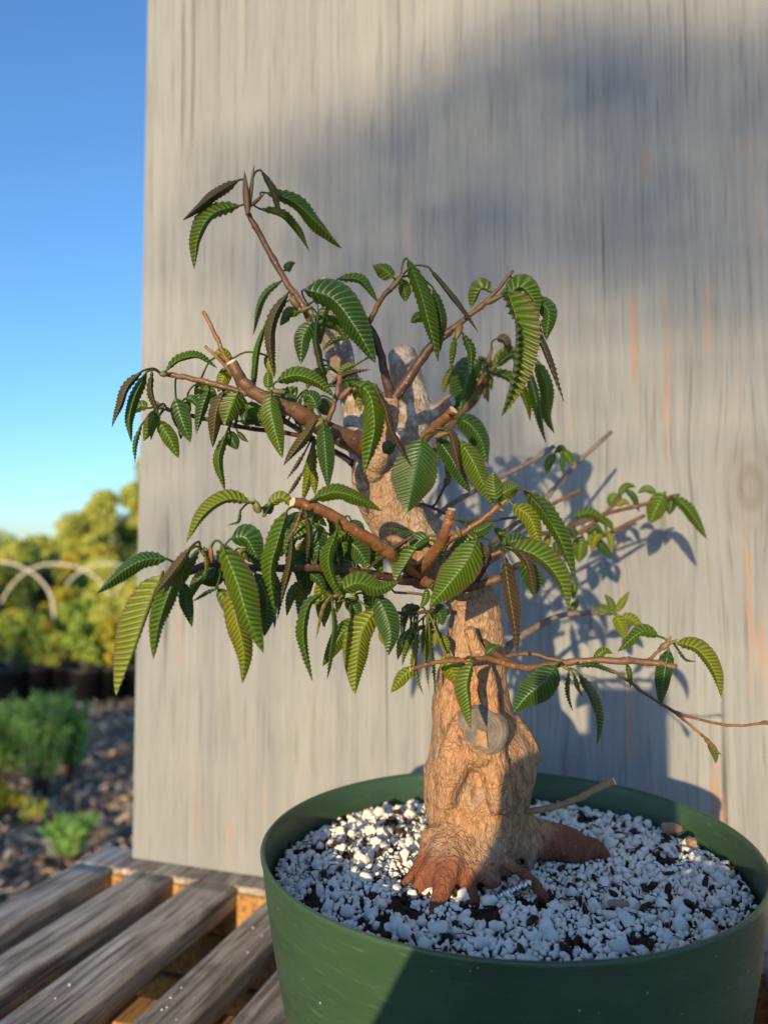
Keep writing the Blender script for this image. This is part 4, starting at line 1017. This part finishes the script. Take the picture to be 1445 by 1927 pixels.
VS = [0.0, .10, .34, .62, .86, 1.0]
def leaf(kind, Y, dt, wl, wr, pts):
    sg = -1.0 if kind.isupper() else 1.0; kd = kind.lower()
    n_ = len(pts); seg = [0.0]
    for a, b in zip(pts, pts[1:]): seg.append(seg[-1] + math.hypot(b[0] - a[0], b[1] - a[1]))
    Lpx = seg[-1]; rd = random.Random(int(pts[0][0] * 31 + pts[-1][1] * 7 + Y * 1000))
    W3 = []
    for p, s_ in zip(pts, seg):
        t = s_ / Lpx; W3.append(tuple(at(p[0], p[1], Y + dt * t - .0022 * math.sin(math.pi * t) * (Lpx / 120)) - tree0.location))
    dense = spline(W3, 24); D = [Vector(p) for p in dense]
    cum = [0.0]
    for a, b in zip(D, D[1:]): cum.append(cum[-1] + (b - a).length)
    def pos(t):
        t = min(max(t, 0), 1) * cum[-1]; lo = 0
        j = int(np.searchsorted(cum, t, side='right')) - 1; j = min(max(j, 0), len(D) - 2)
        return D[j].lerp(D[j + 1], (t - cum[j]) / max(1e-9, cum[j + 1] - cum[j]))
    if kd != 'o': wl *= 1.06; wr *= 1.06
    hw = max(abs(wl), abs(wr), .17 * Lpx if kd != 'o' else 0) * 1.03
    k3 = Y / FPX; L3 = cum[-1]; HW = hw * k3
    nvein = int(min(20, max(9, Lpx / 6.8))) if kd != 'o' else 6; rows = nvein * 4
    V_ = []; G_ = []; E_ = []; camL = CAM - tree0.location
    tw = rd.uniform(-.45, .45); amp = (L3 / nvein) * rd.uniform(.8, 1.2) * (.52 if kd != 'b' else .55)
    if kd == 'o': amp = 0
    al, ar = min(1, abs(wl) / hw) , min(1, abs(wr) / hw)
    for r_ in range(rows + 1):
        u = r_ / rows; c = pos(u); T = (pos(u + .02) - pos(u - .02)).normalized()
        Vw = (c - camL).normalized(); Pp = Vw.cross(T).normalized(); Vp = T.cross(Pp).normalized()
        if Vp.dot(Vw) < 0: Vp = -Vp
        ph = (r_ % 4) / 4; w_ = max(0.0, math.sin(math.pi * min(1, u) ** .56)) ** .76 if 0 < u < 1 else 0.0
        if u < .08: w_ = max(w_ * (u / .08) ** .4, 0)
        ridge = (0, .75, 1, .6)[r_ % 4]; tooth = (1.0, .25, .55, .1)[r_ % 4]
        for side, aa, sc_ in ((1, al, wl), (-1, ar, wr)):
            an = math.acos(min(1, aa)) + (.10 if kd != 'o' else .5); an += tw * side * u
            Sd = Pp * (side * math.cos(an) * (1 if sc_ >= 0 else -1)) + Vp * (math.sin(an) * sg)
            Nn = (Pp * (side * math.sin(an)) - Vp * (math.cos(an) * sg)) * sg
            if Nn.dot(Vw) > 0: Nn = -Nn
            for k, v in enumerate(VS):
                if side == -1 and k == 0: continue
                x = v * w_ * HW
                if k == len(VS) - 1: x *= 1 + .13 * tooth if kd != 'o' else 1
                sh = v * w_ * HW * .72 * (1 - .5 * u) * (.12 + .88 * min(1, u / .32))
                hgt = amp * (ridge - .5) * min(1, max(0, v - .06) * 4.5) * min(1, w_ * 1.6)
                p = c + Sd * x + T * (sh + (.02 * L3 * tooth / 3 if k == len(VS) - 1 else 0)) + Nn * hgt - Nn * (.16 * HW * w_ * v * v) + Nn * (.10 * HW * v * v * w_ * noise.noise(Vector((u * 4 + pts[0][0], side * 3, 0))))
                V_.append(p); G_.append(ridge if v > .05 else .0); E_.append(v)
    m = 2 * len(VS) - 1; nl = len(VS); F_ = []
    for r_ in range(rows):
        a = r_ * m; b = a + m
        for k in range(nl - 1):
            F_.append((a + k, a + k + 1, b + k + 1, b + k))
            i0 = a if k == 0 else a + nl + k - 1; i1 = a + nl + k; j0 = b if k == 0 else b + nl + k - 1; j1 = b + nl + k
            F_.append((i0, j0, j1, i1))
    # the stalk runs to the nearest branch
    c0 = D[0]; dd = np.linalg.norm(ALLP - np.array(tuple(c0)), axis=1); j = int(dd.argmin()); bi = ALLI[j]
    q0 = Vector(ALLP[j]); T0 = (D[2] - D[0]).normalized()
    if .0008 < dd[j] < .06:
        mid = q0.lerp(c0, .55) - T0 * min(.003, dd[j] * .2) + Vector((0, 0, .06 * dd[j]))
        sp = spline([tuple(q0), tuple(mid), tuple(c0), tuple(pos(.12))], 4)
        tv, tf = tube(sp, [.00062] * (len(sp) - 4) + [.00055, .0005, .0004, .0002], 6)
        o0 = len(V_); V_ += tv; F_ += [tuple(i + o0 for i in f) for f in tf]; G_ += [.0] * len(tv); E_ += [.05] * len(tv)
    me = mesh_py('leaf', V_, F_)
    for nm, arr in (('groove', G_), ('edge', E_)):
        a_ = me.attributes.new(nm, 'FLOAT', 'POINT'); a_.data.foreach_set('value', arr)
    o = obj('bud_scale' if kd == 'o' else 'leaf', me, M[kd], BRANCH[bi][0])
    return o
for ln in LV.strip().splitlines():
    a = ln.split(); f_ = [float(x) for x in a[1:]]
    xy = [(f_[4 + 2 * i], f_[5 + 2 * i]) for i in range((len(f_) - 4) // 2)]
    leaf(a[0], f_[0], f_[1], f_[2], f_[3], xy)
for q_ in FILL: leaf(*q_)
# ------------------------------------------------------------------ metal screw in the soil
a = at(928, 1692, .449); b = at(1002, 1660, .452); ax = (b - a); L = ax.length; t = ax.normalized(); u = t.orthogonal().normalized(); w2 = t.cross(u)
V_ = []; F_ = []; ns, nl = 20, 90
for j in range(nl):
    s_ = j / (nl - 1)
    for i in range(ns):
        an = 2 * math.pi * i / ns; ph = (s_ * 6.5 - i / ns) % 1; rr = .0019 + .0013 * max(0, 1 - abs(ph - .5) * 3.2)
        if s_ > .94: rr *= max(.05, (1 - s_) / .06)
        V_.append(a + t * (L * s_) + (u * math.cos(an) + w2 * math.sin(an)) * rr)
for j in range(nl - 1): F_ += [(j * ns + i, j * ns + (i + 1) % ns, (j + 1) * ns + (i + 1) % ns, (j + 1) * ns + i) for i in range(ns)]
tag(obj('metal_screw', mesh_py('metal_screw', V_, F_), M['metal']), 'silver threaded screw sticking out of the perlite beside the roots', 'screw')

# ------------------------------------------------------------------ the photographer, whose shadow falls on pot and board
SH = Vector((math.sin(R(SUN_AZ)), math.cos(R(SUN_AZ)), 0)); SP = Vector((math.cos(R(SUN_AZ)), -math.sin(R(SUN_AZ)), 0)); TE = math.tan(R(SUN_EL))
def shp(p, v, back): return CAM - SH * back + SP * p + Vector((0, 0, v + back * TE))
v_, f_ = box_vf((-.058, -.014, -.148), (.018, -.006, .016), .003)
ph = tag(obj('phone', mesh_py('phone', v_, f_, False), M['glass']), 'dark phone held up by the person behind the pot', 'phone')
ph.location = CAM; ph.rotation_euler[2] = -R(10)
J = [  # joints: (side offset, height above the light line through the lens, distance behind), radius
 ((-.03, -.62, .42), .15), ((-.03, -.45, .40), .145), ((-.03, -.30, .38), .13), ((-.03, -.235, .36), .055), ((-.025, -.17, .33), .080), ((-.025, -.115, .325), .070),
 ((-.19, -.30, .38), .055), ((-.24, -.42, .24), .042), ((-.088, -.17, .06), .042), ((-.052, -.090, .035), .036), ((-.060, -.03, .03), .022),
 ((.13, -.30, .38), .055), ((.19, -.42, .24), .042), ((.070, -.19, .06), .044), ((.040, -.130, .035), .040), ((.012, -.10, .03), .024),
 ((-.13, -.68, .42), .09), ((-.16, -.95, .20), .07), ((-.16, -1.02, .62), .055), ((.07, -.68, .42), .09), ((.10, -.95, .20), .07), ((.10, -1.02, .62), .055)]
E_ = [(0, 1), (1, 2), (2, 3), (3, 4), (4, 5), (2, 6), (6, 7), (7, 8), (8, 9), (9, 10), (2, 11), (11, 12), (12, 13), (13, 14), (14, 15), (0, 16), (16, 17), (17, 18), (0, 19), (19, 20), (20, 21)]
me = bpy.data.meshes.new('person'); vv = [shp(*j[0]) for j in J]
for v in vv: v.z = max(v.z, .06)
me.from_pydata(vv, E_, []); per = obj('person', me, M['cloth'])
sk = per.modifiers.new('skin', 'SKIN'); per.modifiers.new('sub', 'SUBSURF').levels = 2; per.modifiers['sub'].render_levels = 2
for i, (j_, r_) in enumerate(J): me.skin_vertices[0].data[i].radius = (r_, r_)
me.skin_vertices[0].data[0].use_root = True
tag(per, 'person kneeling behind the viewpoint whose shadow falls across the pot', 'person')
